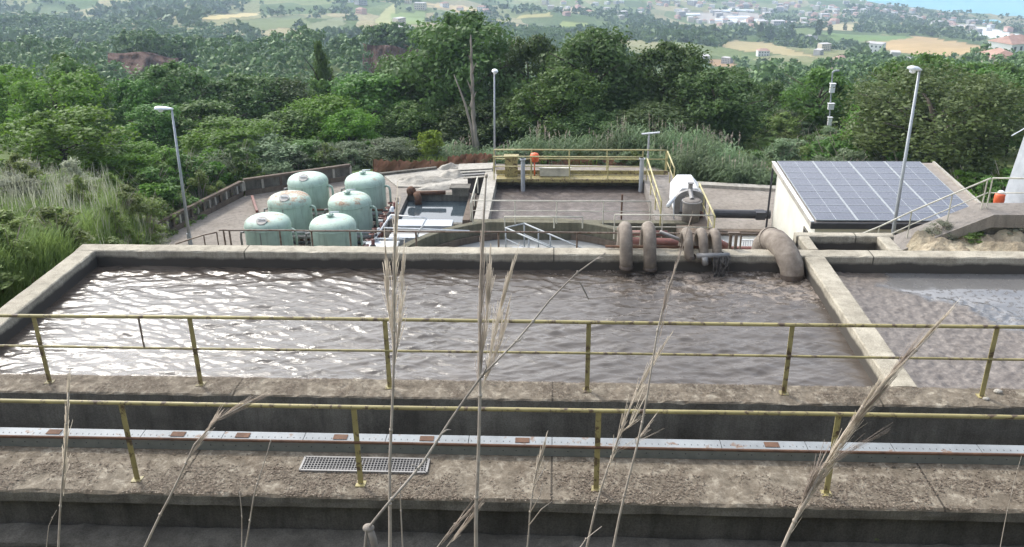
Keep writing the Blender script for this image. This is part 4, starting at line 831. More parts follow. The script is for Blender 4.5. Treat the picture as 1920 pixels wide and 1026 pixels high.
# panels: 5 columns x 9 rows
pv, t, p = newmat('solar_cell_glass'); tc_ = t.nodes.new('ShaderNodeTexCoord'); v = pos_vec(t)
br = t.nodes.new('ShaderNodeTexBrick'); br.offset = 0; br.inputs['Scale'].default_value = 1; br.inputs['Brick Width'].default_value = .157; br.inputs['Row Height'].default_value = .157; br.inputs['Mortar Size'].default_value = .004
br.inputs['Color1'].default_value = (.030, .037, .062, 1); br.inputs['Color2'].default_value = (.034, .042, .070, 1); br.inputs['Mortar'].default_value = (.10, .11, .15, 1); t.links.new(v, br.inputs['Vector'])
dirt = noise_n(t, v, .8, 7, .7)
c = mixc(t, ramp(t, dirt, [(.38, (.1, .1, .1)), (.72, (.5, .5, .5))]), br.outputs['Color'], (.21, .22, .25))
t.links.new(c, p.inputs['Base Color']); p.inputs['Roughness'].default_value = .16; p.inputs['Specular IOR Level'].default_value = .6; t.links.new(ramp(t, dirt, [(.3, (.10, .10, .10)), (.7, (.38, .38, .38))]), p.inputs['Roughness'])
pw = 1.43; gap = .055; rows = 9; rl = (Y1-Y0-.12)/rows; sl_ = (ZB-ZF)/(Y1-Y0); x, y = X0+.10, Y0+.06; z = zr(y)+.05; L = rl-.012; dz = sl_*L
b = MB(); b.add([(x, y, z+.012), (x+pw, y, z+.012), (x+pw, y+L, z+.012+dz), (x, y+L, z+.012+dz)], [(0, 1, 2, 3)]); pan = b.build('solar_panel', pv, root)
b = MB()
for a, c2 in (((0, 0), (pw, 0)), ((0, L), (pw, L)), ((0, 0), (0, L)), ((pw, 0), (pw, L))): b.bar((x+a[0], y+a[1], z+sl_*a[1]), (x+c2[0], y+c2[1], z+sl_*c2[1]), .026 if a[0] == c2[0] else .02, .04)
b.build('frame', M['galv'], pan)
b = MB(); b.bar((x+pw/2, y+.02, z+.0135), (x+pw/2, y+L-.02, z+.0135+dz), .016, .006); b.build('center_strip', M['galv_pole'], pan)
for cidx in range(4):
    for r in range(rows):
        if cidx or r: o = copy_tree(pan, root); o.location = (cidx*(pw+gap), r*rl, sl_*r*rl)
for cidx in range(1, 4):
    x = X0+.10+cidx*(pw+gap)-gap/2; b = MB(); b.bar((x, Y0+.02, zr(Y0)+.062), (x, Y1-.1, zr(Y1)+.058), .05, .03); b.build('seam_strip', M['galv'], roof)

# ------------------------------------------------------------------ ramp with railing on the right
root = empty('concrete_stair', (13, 27.4, -5), 'sloping concrete stair flank rising to a flat landing at the right edge', 'stair')
def prism_y(b, poly, y0, y1, mi=0):
    n = len(poly); V = [(x, y0, z) for x, z in poly]+[(x, y1, z) for x, z in poly]
    b.add(V, [tuple(range(n)), tuple(range(2*n-1, n-1, -1))]+[(i, i+n, (i+1) % n+n, (i+1) % n) for i in range(n)], mi)
S0, S1 = atY(1672, 467, 27.3), atY(1852, 394, 27.3)
b = MB(); prism_y(b, [(S0.x-.8, S0.z-.35), (S1.x, S1.z-.42), (19, S1.z-.45), (19, S1.z), (S1.x, S1.z), (S0.x-.8, S0.z-.30)][::-1], 26.85, 28.0); b.build('flank', M['conc_yard'], root)
b = MB(); prism_y(b, [(S0.x-.7, S0.z-2.5), (19, S0.z-2.5), (19, S1.z-.452), (S1.x, S1.z-.422), (S0.x-.7, S0.z-.352)], 27.05, 27.9); b.build('support_wall', M['conc_dark'], root)
rp = [atY(xx, yy, 27.5) for xx, yy in ((1640, 478), (1700, 450), (1775, 419), (1840, 392))]
railing('grey_railing', 'pale two-rail handrail climbing the concrete stair at the right', [tuple(q) for q in rp], 0, .98, [.5], M['cream'], r=.026, post=('tube', .022), ext=(tuple(rp[0]+Vector((-1.0, 0, -.48))), tuple(rp[3]+Vector((.1, 0, .04)))))
railing('grey_railing', 'level pale railing on the landing in front of the grey tower', [(rp[3].x+.15, 27.5, rp[3].z+.04), (rp[3].x+2.2, 27.5, rp[3].z+.04), (rp[3].x+4.2, 27.5, rp[3].z+.04)], 0, .98, [.5], M['cream'], r=.026, post=('tube', .022))
# rough sandy slope in front of the stair
xs = np.arange(10.4, 21, .07); yv = np.arange(19.5, 27.04, .07); XX, YY = np.meshgrid(xs, yv)
ZZ = gz(XX.ravel(), YY.ravel()).reshape(XX.shape)+.03+.15*vnoise(XX, YY, 1.4)+.10*vnoise(XX+4, YY, .5)+.07*vnoise(XX, YY+7, .21)+.06*vnoise(XX, YY, .1)
n = len(xs); i_, j_ = np.meshgrid(np.arange(len(yv)-1), np.arange(n-1), indexing='ij')
tag(link('sandy_slope', npmesh('sandy_slope', np.stack([XX.ravel(), YY.ravel(), ZZ.ravel()], 1), np.stack([i_*n+j_, i_*n+j_+1, (i_+1)*n+j_+1, (i_+1)*n+j_], -1).reshape(-1, 4), M['soil'], True)), kind='structure')
# grey tower at the right edge
root = empty('steel_tower', (17.2, 30, -6), 'tall grey tapering steel tower base at the right edge of the view', 'tower')
b = MB(); b.lathe([(1.72, -7), (1.62, -4.2), (1.40, -2.0), (1.30, -1.15)], (17.28, 30, 0), 36); b.build('base_cone', M['galv_pole'], root, True)
b = MB(); b.lathe([(1.30, -1.148), (1.38, -1.14), (1.38, -1.02), (1.22, -1.01)], (17.28, 30, 0), 36); b.build('flange', M['galv'], root)
b = MB(); b.lathe([(1.20, -1.008), (1.16, 1.6), (1.0, 4.0), (.001, 4.1)], (17.28, 30, 0), 36); b.build('shaft', M['galv_pole'], root, True)
b = MB(); b.tube([(16.0, 29.6, -1.05), (15.6, 29.4, -1.15), (14.9, 29.2, -1.5)], .02, 6); b.build('cable', M['white_metal'], root)
# orange drum
q = atY(1874, 372, 29.2); root = empty('orange_drum', (q.x, q.y, S1.z), 'orange drum with a white bundle on top beside the grey tower', 'drum')
b = MB(); b.lathe([(.001, q.z-.42), (.15, q.z-.42), (.17, q.z-.38), (.165, q.z-.1), (.175, q.z-.08), (.165, q.z+.12), (.14, q.z+.17), (.001, q.z+.17)], (q.x, q.y, 0), 20); b.build('drum_body', M['orange'], root, True)
b = MB(); b.sphere((q.x+.02, q.y, q.z+.20), (.12, .10, .08), 8); b.sphere((q.x+.11, q.y-.02, q.z+.17), (.07, .07, .05), 7); b.build('white_bundle', M['white_paint'], root, True)

# ------------------------------------------------------------------ lamps and mast
def lamp(label, foot, top, head_dir, r=.055, head=.62):
    foot, top = Vector(foot), Vector(top); root = empty('street_lamp', tuple(foot), label, 'lamp', 'street lamps of the plant')
    b = MB(); b.tube([foot, foot.lerp(top, .5), top], [r*1.25, r, r*.72], 12); b.build('pole', M['galv_pole'], root, True)
    b = MB(); b.tube([foot, foot+Vector((0, 0, .5))], r*1.6, 12); b.build('base_sleeve', M['galv_pole'], root)
    d = Vector(head_dir).normalized(); b = MB(); n = 10; V = []
    s_ = d.cross(Vector((0, 0, 1))).normalized(); u = s_.cross(d)
    for i in range(9):
        f = i/8; wd = .055+.115*math.sin(min(1, f*1.25)*math.pi*.62)*(1 if f < .9 else .72); c = top+d*(head*f-.06)+u*.03
        V += [c+s_*(math.cos(a)*wd)+u*(math.sin(a)*wd*(.62 if math.sin(a) > 0 else .30)) for a in (2*math.pi*k/n for k in range(n))]
    F = [(i*n+k, i*n+(k+1) % n, (i+1)*n+(k+1) % n, (i+1)*n+k) for i in range(8) for k in range(n)]+[tuple(range(n-1, -1, -1)), tuple(8*n+k for k in range(n))]
    b.add(V, F); hd = b.build('lamp_head', M['white_metal'], root, True)
    b = MB(); c = top+d*(head*.62)-u*.045; b.sphere(c, (.10, .10, .07), 8); b.build('glass_bowl', M['white_paint'], hd, True)
fl = at(357, 458, ZY); tl = atY(322, 206, fl.y)
lamp('grey street lamp with a long flat head pointing left, left of the green filters', (fl.x, fl.y, ZY), tl, (-1, -.1, .05), .058, .72)
lamp('grey street lamp rising behind the yellow bridge in front of the tallest tree', (atY(927, 300, 47).x, 47, -8.2), atY(927, 132, 47), (.15, -1, -.05), .05, .6)
fr_ = atY(1673, 452, 29.5); lamp('grey street lamp with a rounded pale head in front of the solar roof', (fr_.x, 29.5, -7.5), atY(1724, 133, 29.5), (-.75, -.55, .18), .058, .60)
m0, m1 = atY(1549, 290, 58), atY(1561, 136, 58); root = empty('instrument_mast', (m0.x, 58, g1(m0.x, 58)), 'thin instrument mast with white boxes standing among the bushes behind the solar roof', 'mast')
b = MB(); b.tube([(m0.x, 58, g1(m0.x, 58)), tuple(m1)], .05, 8); b.tube([m1, m1+Vector((.12, 0, .1)), m1+Vector((.4, 0, .12))], .07, 8); b.build('pole', M['galv'], root)
for fy, w_, h_ in ((.18, .30, .55), (.40, .36, .36), (.58, .24, .5), (.90, .5, .55)):
    q = m1.lerp(m0, fy); b = MB(); b.box((q.x-w_/2+.02, 57.75, q.z-h_/2), (q.x+w_/2+.02, 57.95, q.z+h_/2)); b.bar((q.x-w_/2-.02, 57.85, q.z+h_/2+.02), (q.x+w_/2+.06, 57.85, q.z+h_/2+.02), .3, .03); b.build('instrument_box', M['white_paint'], root)
# ------------------------------------------------------------------ foliage
def leaf_quads(P, N, L, rs, asp=.55):
    n = len(P); N = N/np.linalg.norm(N, axis=1)[:, None]; r = rs.normal(size=(n, 3)); a = np.cross(N, r); a /= np.linalg.norm(a, axis=1)[:, None]; b = np.cross(N, a)
    a = a*L[:, None]; b = b*(L*asp)[:, None]
    return np.stack([P-a, P-b*1.0+a*.1, P+a, P+b*1.0+a*.1], 1).reshape(-1, 3)
def crown_pts(rs, n, nl, shape, lo, spread_=.5):
    """leaf places and facings for a crown 1 wide, 1 tall: leaves sit on many uneven lobes"""
    C = []; R = []
    while len(C) < nl:
        z = lo+(1-lo)*rs.random(); f = (z-lo)/(1-lo)
        wd = {'round': math.sqrt(max(.02, 1-(2*f-.9)**2/1.25)), 'cone': (1-f)*.95+.08, 'spread': math.sqrt(max(.03, 1-(1.7*f-.95)**2)), 'bush': math.sqrt(max(.05, 1-f*f))}[shape]
        a = rs.random()*6.283; rad = .40*wd*math.sqrt(.15+.85*rs.random())
        C.append((rad*math.cos(a), rad*math.sin(a), z)); R.append((.062+.095*rs.random())*(.65+.5*wd))
    C = np.array(C); R = np.array(R); R = np.minimum(R, (1.02-C[:, 2])*1.1+.03)
    k = rs.integers(0, nl, n); d = rs.normal(size=(n, 3)); d[:, 2] = d[:, 2]+.35; d /= np.linalg.norm(d, axis=1)[:, None]
    lump = 1+.25*np.sin(d[:, 0]*7+k)+.2*np.sin(d[:, 1]*9+k*2)
    r = R[k]*(1.08-.62*rs.random(n)**1.6)*lump; P = C[k]+d*r[:, None]*np.array([1, 1, .85])
    return P, d+spread_*rs.normal(size=(n, 3))
def make_crown(name, seed, n, nl, shape, lo, leaf, mat, asp=.55):
    rs = np.random.default_rng(seed); P, N = crown_pts(rs, n, nl, shape, lo); L = leaf*(.55+.9*rs.random(n))
    return npmesh(name, leaf_quads(P, N, L, rs, asp), np.arange(4*n).reshape(-1, 4), mat)
def make_trunk(name, seed, top, mat, r=.022, limbs=11):
    rs = np.random.default_rng(seed); b = MB(); w1 = .05*(rs.random(4)-.5)
    pts = [(0, 0, -.06), (w1[0], w1[1], top*.35), (w1[0]*2, w1[1]*2, top*.7), (w1[2]*2, w1[3]*2, top)]
    b.tube(pts, [r*1.5, r*1.05, r*.75, r*.3], 8)
    for k in range(limbs):
        z = top*(.3+.55*k/limbs); a = k*2.4+rs.random(); ln = .24+.20*rs.random(); c = Vector((w1[0]*1.5, w1[1]*1.5, z)); e = c+Vector((math.cos(a)*ln, math.sin(a)*ln, ln*.75))
        b.tube([c, c.lerp(e, .5)+Vector((0, 0, .03)), e], [r*.55, r*.35, r*.12], 6)
    me = bpy.data.meshes.new(name); me.from_pydata(b.v, [], b.f); me.materials.append(mat); me.polygons.foreach_set('use_smooth', [True]*len(b.f)); me.update(); return me
TP = {}
def kinds(k, mat, shape, lo, n, nl, leaf, count, trunk=True, r=.022):
    TP[k] = [(make_crown('crown', 100*len(TP)+i, n, nl, shape, lo, leaf, M[mat]), make_trunk('trunk', 100*len(TP)+i+50, .8, M['bark'], r) if trunk else None) for i in range(count)]
kinds('dark', 'leaf_dark', 'round', .12, 20000, 84, .0165, 4)
kinds('mid', 'leaf_mid', 'round', .10, 18000, 76, .0175, 3)
kinds('bright', 'leaf_bright', 'spread', .08, 18000, 72, .0185, 3)
kinds('lime', 'leaf_lime', 'bush', .05, 5000, 30, .034, 1)
kinds('olive', 'leaf_olive', 'round', .06, 15000, 60, .016, 3)
kinds('brown', 'leaf_oakbrown', 'spread', .08, 26000, 120, .013, 2)
kinds('cone', 'leaf_mid', 'cone', .08, 9000, 50, .022, 1)
kinds('fdark', 'leaf_dark', 'round', .05, 7000, 52, .025, 3, True)
kinds('fmid', 'leaf_mid', 'round', .05, 7000, 52, .025, 3, True)
kinds('folive', 'leaf_olive', 'round', .05, 6500, 48, .025, 2, True)
_ti = 0
def tree(loc, wd, h, kind, name, label, group=None, cat='tree'):
    global _ti; _ti += 1
    cm, tmh = TP[kind][_ti % len(TP[kind])]
    root = empty(name, loc, label, cat, group); root.rotation_euler.z = (_ti*2.39) % 6.283; root.scale = (wd, wd, h)
    c = bpy.data.objects.new('crown', cm); COL.objects.link(c); c.parent = root
    if tmh: q = bpy.data.objects.new('trunk', tmh); COL.objects.link(q); q.parent = root
    return root
CTH = math.cos(PITCH); STH = math.sin(PITCH)
def depth(v_): return (Vector(v_)-Vector((0, 0, HC))).dot(fwd)
NT = [
 (858, 40, 270, 62, 'dark', 'oak_tree', 'tallest dark oak, behind the bare dead trunk and the centre street lamp'),
 (990, 82, 190, 66, 'dark', 'oak_tree', 'dark oak just right of the tallest oak, behind the centre street lamp'),
 (1120, 70, 230, 60, 'dark', 'oak_tree', 'broad dark oak with a high domed crown in the middle of the treeline'),
 (1250, 92, 190, 60, 'dark', 'oak_tree', 'dark oak with a ragged open top right of the high domed oak'),
 (1345, 140, 210, 57, 'dark', 'oak_tree', 'dense dark oak ending the treeline, left of the solar roof'),
 (1050, 140, 190, 56, 'mid', 'broadleaf_tree', 'lower green tree in front of the dark oaks, above the yellow bridge'),
 (690, 150, 210, 60, 'mid', 'broadleaf_tree', 'green tree left of the bare dead trunk, above the back green filters'),
 (770, 112, 170, 64, 'dark', 'oak_tree', 'dark oak leaning against the left side of the tallest oak'),
 (612, 195, 170, 56, 'bright', 'broadleaf_tree', 'fresh green tree above the back left green filter'),
 (598, 92, 90, 76, 'cone', 'pointed_tree', 'pointed light green tree standing above the wood left of centre'),
 (530, 158, 170, 70, 'dark', 'oak_tree', 'dark oak left of the pointed light green tree'),
 (440, 150, 200, 68, 'dark', 'oak_tree', 'dark rounded oak behind the left street lamp head, to its right'),
 (315, 128, 200, 66, 'dark', 'oak_tree', 'dark oak rising directly behind the head of the left street lamp'),
 (240, 158, 150, 62, 'mid', 'broadleaf_tree', 'green tree just left of the head of the left street lamp'),
 (375, 200, 190, 54, 'mid', 'broadleaf_tree', 'mid green tree right of the left street lamp pole'),
 (290, 205, 150, 52, 'mid', 'broadleaf_tree', 'mid green tree behind the left street lamp pole'),
 (95, 152, 190, 54, 'bright', 'broadleaf_tree', 'fresh green tree with a rounded top near the left edge'),
 (10, 138, 150, 58, 'bright', 'broadleaf_tree', 'fresh green tree cut by the left edge of the view'),
 (110, 222, 270, 41, 'bright', 'broadleaf_tree', 'large bright green tree above the weedy bank at the left'),
 (255, 282, 150, 41, 'bright', 'broadleaf_tree', 'low bright green tree left of the left street lamp pole'),
 (425, 236, 190, 48, 'bright', 'broadleaf_tree', 'sunlit bright green tree right of the left street lamp'),
 (655, 215, 130, 54, 'bright', 'broadleaf_tree', 'small bright green tree above the back right green filter'),
 (540, 215, 180, 55, 'mid', 'broadleaf_tree', 'green tree above the back left filter, in front of the dark oaks'),
 (806, 250, 70, 49.5, 'lime', 'lime_bush', 'small lime green bush by the rusty netting fence'),
 (725, 266, 140, 49.5, 'olive', 'olive_tree', 'grey-green olive tree left of the lime green bush'),
 (640, 270, 120, 49, 'olive', 'olive_tree', 'grey-green olive tree above the back right green filter'),
 (465, 262, 190, 47, 'olive', 'willow_bush', 'large grey-green bush behind the perimeter wall, right of the left lamp'),
 (570, 268, 110, 49, 'mid', 'broadleaf_tree', 'small green tree with a few white flowers above the back left filter'),
 (215, 165, 110, 75, 'olive', 'olive_tree', 'grey-green tree in the wood left of the left street lamp head'),
 (1765, 150, 350, 47, 'brown', 'spreading_oak', 'wide brownish green oak behind the right street lamp and the solar roof'),
 (1640, 205, 120, 51, 'bright', 'broadleaf_tree', 'small fresh green tree at the left foot of the wide brownish oak'),
 (1915, 150, 190, 52, 'dark', 'oak_tree', 'dark oak behind the grey tower at the right edge'),
 (1650, 162, 130, 64, 'mid', 'broadleaf_tree', 'green tree left of the right street lamp, behind the wide brownish oak'),
 (1590, 170, 110, 82, 'dark', 'oak_tree', 'dark tree right of the instrument mast'),
 (1500, 205, 120, 78, 'mid', 'broadleaf_tree', 'green tree left of the instrument mast'),
 (1430, 200, 130, 74, 'dark', 'oak_tree', 'dark tree between the end of the treeline and the instrument mast'),
 (1490, 236, 110, 62, 'olive', 'olive_tree', 'rounded grey-green tree left of the lower half of the instrument mast'),
 (1110, 215, 170, 54, 'dark', 'flowering_bush', 'dark bush with pale flower heads above the right part of the yellow bridge'),
 (900, 200, 190, 57, 'dark', 'oak_tree', 'dark lower tree between the dead trunk and the centre street lamp'),
 (1230, 200, 200, 55, 'dark', 'oak_tree', 'dark lower tree behind the cane thicket, above the screening machine'),
 (960, 190, 180, 58, 'mid', 'broadleaf_tree', 'green lower tree right of the centre street lamp'),
 (770, 200, 150, 58, 'mid', 'broadleaf_tree', 'green lower tree left of the short dead trunk')]
XYN = []
for x, ty, wpx, Y, kd, nm, lb in NT:
    top = atY(x, ty, Y); zb = g1(top.x, Y); h = top.z-zb; wd = wpx*depth(top)/FPX
    bush = nm.endswith('bush'); tree((top.x, Y, zb-.1), wd*1.05, h*1.02+.1, kd, nm, lb, cat='bush' if bush else 'tree'); XYN.append((top.x, Y, wd))
# bare dead trunks
b = MB(); pts = [atY(x, y, 51) for x, y in ((897, 300), (893, 270), (887, 215), (886, 165), (884, 115), (883, 66))]; pts[0].z = g1(pts[0].x, 51)-.2
fine = []
for a, c in zip(pts[:-1], pts[1:]): fine += [a.lerp(c, k/5)+Vector((.02*math.sin(k*2.1+a.z*3), .02*math.cos(k*1.7), 0)) for k in range(5)]
fine.append(pts[-1]); nf_ = len(fine); b.tube(fine, [(.145-.10*(k/(nf_-1))**1.6)*(1+.16*math.sin(k*2.7)+.1*math.sin(k*5.3)) for k in range(nf_-1)]+[.02], 9)
for k in range(0): b.tube([fine[3+k*4], fine[4+k*4]+Vector((.22*(-1)**k, -.1, .1)), fine[6+k*4]+Vector((.30*(-1)**k, -.1, .3))], [.09, .07, .02], 6)
for x0, y0, x1, y1 in ((886, 180, 876, 150), (885, 140, 893, 118), (888, 215, 880, 196), (884, 120, 879, 104), (887, 190, 893, 172), (888, 160, 882, 132)): b.tube([atY(x0, y0, 51), atY((x0+x1)/2, (y0+y1)/2-2, 50.9), atY(x1, y1, 50.8)], [.05, .035, .012], 6)
tag(b.build('dead_trunk', M['deadwood'], None, True), 'tall bare bleached dead trunk in front of the tallest dark oak', 'dead tree')
b = MB(); pts = [atY(x, y, 50.5) for x, y in ((893, 290), (884, 240), (872, 195), (862, 168), (851, 140))]; pts[0].z = g1(pts[0].x, 50.5)-.2; b.tube(pts, [.085, .075, .065, .05, .018], 8)
tag(b.build('dead_trunk', M['deadwood'], None, True), 'short leaning dead trunk left of the tall bare one', 'dead tree')

# woods: every tree a thing as far as they can be told apart, the rest one mass
PROT = [[(690, 90), (720, 78), (775, 98), (775, 135), (720, 150)], [(212, 96), (325, 94), (315, 132), (235, 130)]]
cand = []; rs = np.random.default_rng(21)
def scatter(t0, t1, y0, y1, sp, n):
    out = []; cell = {}
    for _ in range(n):
        Y = y0*math.exp(math.log(y1/y0)*rs.random()) if rs.random() < .5 else y0+(y1-y0)*rs.random(); X = (t0+(t1-t0)*rs.random())*Y; k = (int(X//sp), int(Y//sp)); ok = True
        for dx in (-1, 0, 1):
            for dy in (-1, 0, 1):
                for q in cell.get((k[0]+dx, k[1]+dy), ()):
                    if (q[0]-X)**2+(q[1]-Y)**2 < sp*sp*.72: ok = False
        if ok: cell.setdefault(k, []).append((X, Y)); out.append((X, Y))
    return out
for (X, Y) in scatter(-.68, -.03, 56, 258, 7.4, 9000): cand.append((X, Y, 'L'))
for (X, Y) in scatter(.16, .60, 58, 245, 6.3, 6000): cand.append((X, Y, 'R'))
for (X, Y) in scatter(-.05, .2, 68, 200, 7, 2500): cand.append((X, Y, 'C'))
keep = []
for X, Y, s_ in cand:
    z = g1(X, Y); cx_, cy_ = proj_np(np.array([[X+a, Y, z+c] for c in (4.0, 1.5, 6.0) for a in (0, -2.5, 2.5)])); px, py = cx_[0], cy_[0]
    if not (-60 < px < 1980 and -40 < py < 420): continue
    if any(inpoly(cx_, cy_, pl).any() for pl in PROT): continue
    if any((X-a)**2+(Y-c)**2 < (wd*.42)**2 for a, c, wd in XYN): continue
    if s_ == 'R' and 1430 < px < 1600 and py > 215: continue
    keep.append((X, Y, z, s_, px, py))
keep.sort(key=lambda q: q[1])
STUFF = []
TXT = {'L': ('broadleaf tree packed among others in the wooded slope on the left', 'grey-green tree packed among others in the wooded slope on the left', 'dark tree packed among others in the wooded slope on the left', 'trees of the left wood'),
       'R': ('broadleaf tree in the wooded valley behind the solar roof', 'grey-green tree in the wooded valley behind the solar roof', 'dark tree in the wooded valley behind the solar roof', 'trees of the right valley'),
       'C': ('green tree half hidden behind the central dark oaks', 'grey-green tree half hidden behind the central dark oaks', 'dark tree half hidden behind the central dark oaks', 'trees behind the oaks')}
cnt = 0
for X, Y, z, s_, px, py in keep:
    if s_ == 'C' and Y > 90: STUFF.append((X, Y, z, 6.5, 6)); continue
    if cnt < 236:
        cnt += 1; q = rs.random(); dark = vnoise(X, Y, 22)[()] if np.ndim(vnoise(X, Y, 22)) == 0 else float(vnoise(X, Y, 22))
        kd = 'folive' if q < .2 else ('fdark' if q+dark*.35 > .66 else 'fmid'); wd = 5.2+3.0*rs.random(); h = min(6.8, wd*(.78+.32*rs.random()))
        if s_ == 'R': wd *= .85; h *= .8
        tx = TXT[s_]; tree((X, Y, z-.2), wd, h, kd, {'folive': 'olive_tree', 'fdark': 'oak_tree', 'fmid': 'broadleaf_tree'}[kd], tx[{'fmid': 0, 'folive': 1, 'fdark': 2}[kd]], tx[3])
    else: STUFF.append((X, Y, z, 9*(f_ := .55+.7*rs.random()), 7.5*(.4+.6*f_)))
for poly, Yc, lb in ((PROT[0], 212, 'bank'), (PROT[1], 205, 'bank2')):
    P_ = np.array(poly, float); x0, x1, y0, y1 = P_[:, 0].min(), P_[:, 0].max(), P_[:, 1].min(), P_[:, 1].max(); nx, ny = 40, 24; V = []
    for j in range(ny+1):
        for i_ in range(nx+1):
            f, g_ = i_/nx, j/ny; xx = x0-10+(x1-x0+20)*f; top_ = y0+8+5*math.sin(f*4+Yc)+3*math.sin(f*9); yy = top_+(y1+34-top_)*g_; Y_ = Yc+9*(1-g_)+7*abs(f-.5)+2.2*noise.noise(Vector((f*7, g_*3, Yc)))+.9*noise.noise(Vector((f*21, g_*9, Yc)))
            V.append(tuple(atY(xx, yy, Y_)))
    b = MB(); b.add(V, [(j*(nx+1)+i_, (j+1)*(nx+1)+i_, (j+1)*(nx+1)+i_+1, j*(nx+1)+i_+1) for j in range(ny) for i_ in range(nx)])
    for i_ in range(nx): p0, p1 = V[i_], V[i_+1]; b.add([p0, p1, (p1[0], p1[1]+14, p1[2]-3), (p0[0], p0[1]+14, p0[2]-3)], [(0, 1, 2, 3)])
    tag(b.build('eroded_bank', M['earth'], None, True), kind='structure')
    for i_ in range(0, nx, 2): p0 = V[i_]; STUFF.append((p0[0], p0[1]+5+3*rs.random(), p0[2]-1.8, 6+2*rs.random(), 5+1.5*rs.random()))
def mass(name, items, nq, leaf, mat, seed, nl=14, lo=0.0):
    rs2 = np.random.default_rng(seed); out = []; base = []
    for k in range(6): base.append(crown_pts(rs2, nq, nl, 'round' if k % 2 else 'spread', lo, .28))
    for i, (X, Y, z, wd, h) in enumerate(items):
        P, N = base[i % 6]; a = i*2.4; ca, sa = math.cos(a), math.sin(a); R = np.array([[ca, -sa, 0], [sa, ca, 0], [0, 0, 1]])
        out.append(leaf_quads((P@R.T)*np.array([wd, wd, h])+np.array([X, Y, z-.2]), (N-.0)@R.T, np.full(nq, leaf*wd)*(.6+.8*rs2.random(nq)), rs2, .7))
    V = np.concatenate(out); return tag(link(name, npmesh(name, V, np.arange(len(V)).reshape(-1, 4), mat)), kind='stuff')
for t0, t1, y0, y1, sp, n, w0 in ((-.70, -.02, 258, 300, 8.2, 3000, 9), (-.72, -.20, 380, 560, 10, 6000, 11), (-.2, .6, 245, 420, 10, 5000, 8.5)):
    for X, Y in scatter(t0, t1, y0, y1, sp, n):
        if any(inpoly(*proj_np(np.array([[X, Y, g1(X, Y)+4]])), pl).any() for pl in PROT): continue
        if vnoise(X, Y, 60)+.5*vnoise(X, Y, 22) < (-.15 if t0 == -.2 else -.55): continue
        tx, ty_ = proj_np(np.array([[X, Y, g1(X, Y)+5]]))
        if any(inpoly(tx, ty_, pl).any() for pl, _ in FIELDS[:4]): continue
        STUFF.append((X, Y, g1(X, Y), 1.2*w0*(f_ := .5+1.0*rs.random()**1.5), w0*.75*(.35+.62*f_)))
for k in range(420):
    x, y = 945+rs.random()*150, 62+rs.random()*56
    if not inpoly(np.array([x]), np.array([y]), [(945, 72), (1000, 66), (1050, 76), (1078, 88), (1092, 112), (945, 120)])[0]: continue
    q = hit(x, y, 120)
    if q: STUFF.append((q.x, q.y, q.z, 9, 8))
mass('distant_wood', STUFF, 420, .046, M['far_leaf'], 5)
far = []
X = []; 
for k in range(30000):
    Y = 420*math.exp(rs.random()*math.log(2250/420)); t_ = -.75+1.35*rs.random(); xx = t_*Y
    d1 = float(vnoise(xx, Y, 95)); d2 = float(vnoise(xx+300, Y, 240))
    if d1+.5*d2+.25*float(vnoise(xx, Y, 30)) < -.05+.75*rs.random()-.35*(rs.random() < .3)-(.55 if (t_ < -.22 and Y < 1150) else 0): continue
    px, py = proj_np(np.array([[xx, Y, g1(xx, Y)]])); px, py = px[0], py[0]
    if not (-20 < px < 1940 and -25 < py < 160): continue
    if any(inpoly(np.array([px]), np.array([py]), pl)[0] for pl, _ in FIELDS): continue
    z = g1(xx, Y)
    if z < SEA+1: continue
    tx, ty_ = proj_np(np.array([[xx, Y, z+3], [xx, Y, z+6]]))
    if any(inpoly(tx, ty_, pl).any() for pl, _ in FIELDS[:8]): continue
    wd = 4+5*rs.random()**2; far.append((xx, Y, z, wd*1.25, wd*.85))
far = far[:12000]
mass('distant_groves', far, 16, .26, M['far_leaf'], 9, 6)

# cane thickets
def cane_mesh(seed, nst, hgt, spread, leafl):
    rs2 = np.random.default_rng(seed); V = []; F = []
    def strip(p, q, r_, w_):
        d = (r_-p); s_ = np.cross(d, [0, 0, 1.]); s_ = s_/(np.linalg.norm(s_)+1e-6)*w_/2+np.array([0, 0, w_*.2]); b0 = len(V); V.extend([p-s_*.5, p+s_*.5, q+s_, q-s_, r_]); F.append((b0, b0+1, b0+2, b0+3)); F.append((b0+3, b0+2, b0+4, b0+4))
    for k in range(nst):
        a = rs2.random()*6.28; rr = spread*math.sqrt(rs2.random()); base = np.array([rr*math.cos(a), rr*math.sin(a), -.1]); h = hgt*(.55+.5*rs2.random()); ln = np.array([(rs2.random()-.5)*.34, (rs2.random()-.5)*.34, 1.])*h*(1.25 if k % 6 == 0 else 1)
        strip(base, base+ln*.5, base+ln, .03)
        for j in range(13):
            f = .2+.78*j/13; p0 = base+ln*f; an = rs2.random()*6.28; L = leafl*(.6+.6*rs2.random()); dr = np.array([math.cos(an), math.sin(an), 0]); strip(p0, p0+dr*L*.5+np.array([0, 0, L*.35]), p0+dr*L*.95+np.array([0, 0, L*(.15-.5*rs2.random())]), .055)
    V = np.array(V); Fq = [f for f in F if f[2] != f[3]]; Ft = [f[:3] for f in F if f[2] == f[3]]
    me = bpy.data.meshes.new('cane'); me.from_pydata(V.tolist(), [], [tuple(f) for f in Fq]+[tuple(f) for f in Ft]); me.materials.append(M['leaf_cane']); me.update(); return me
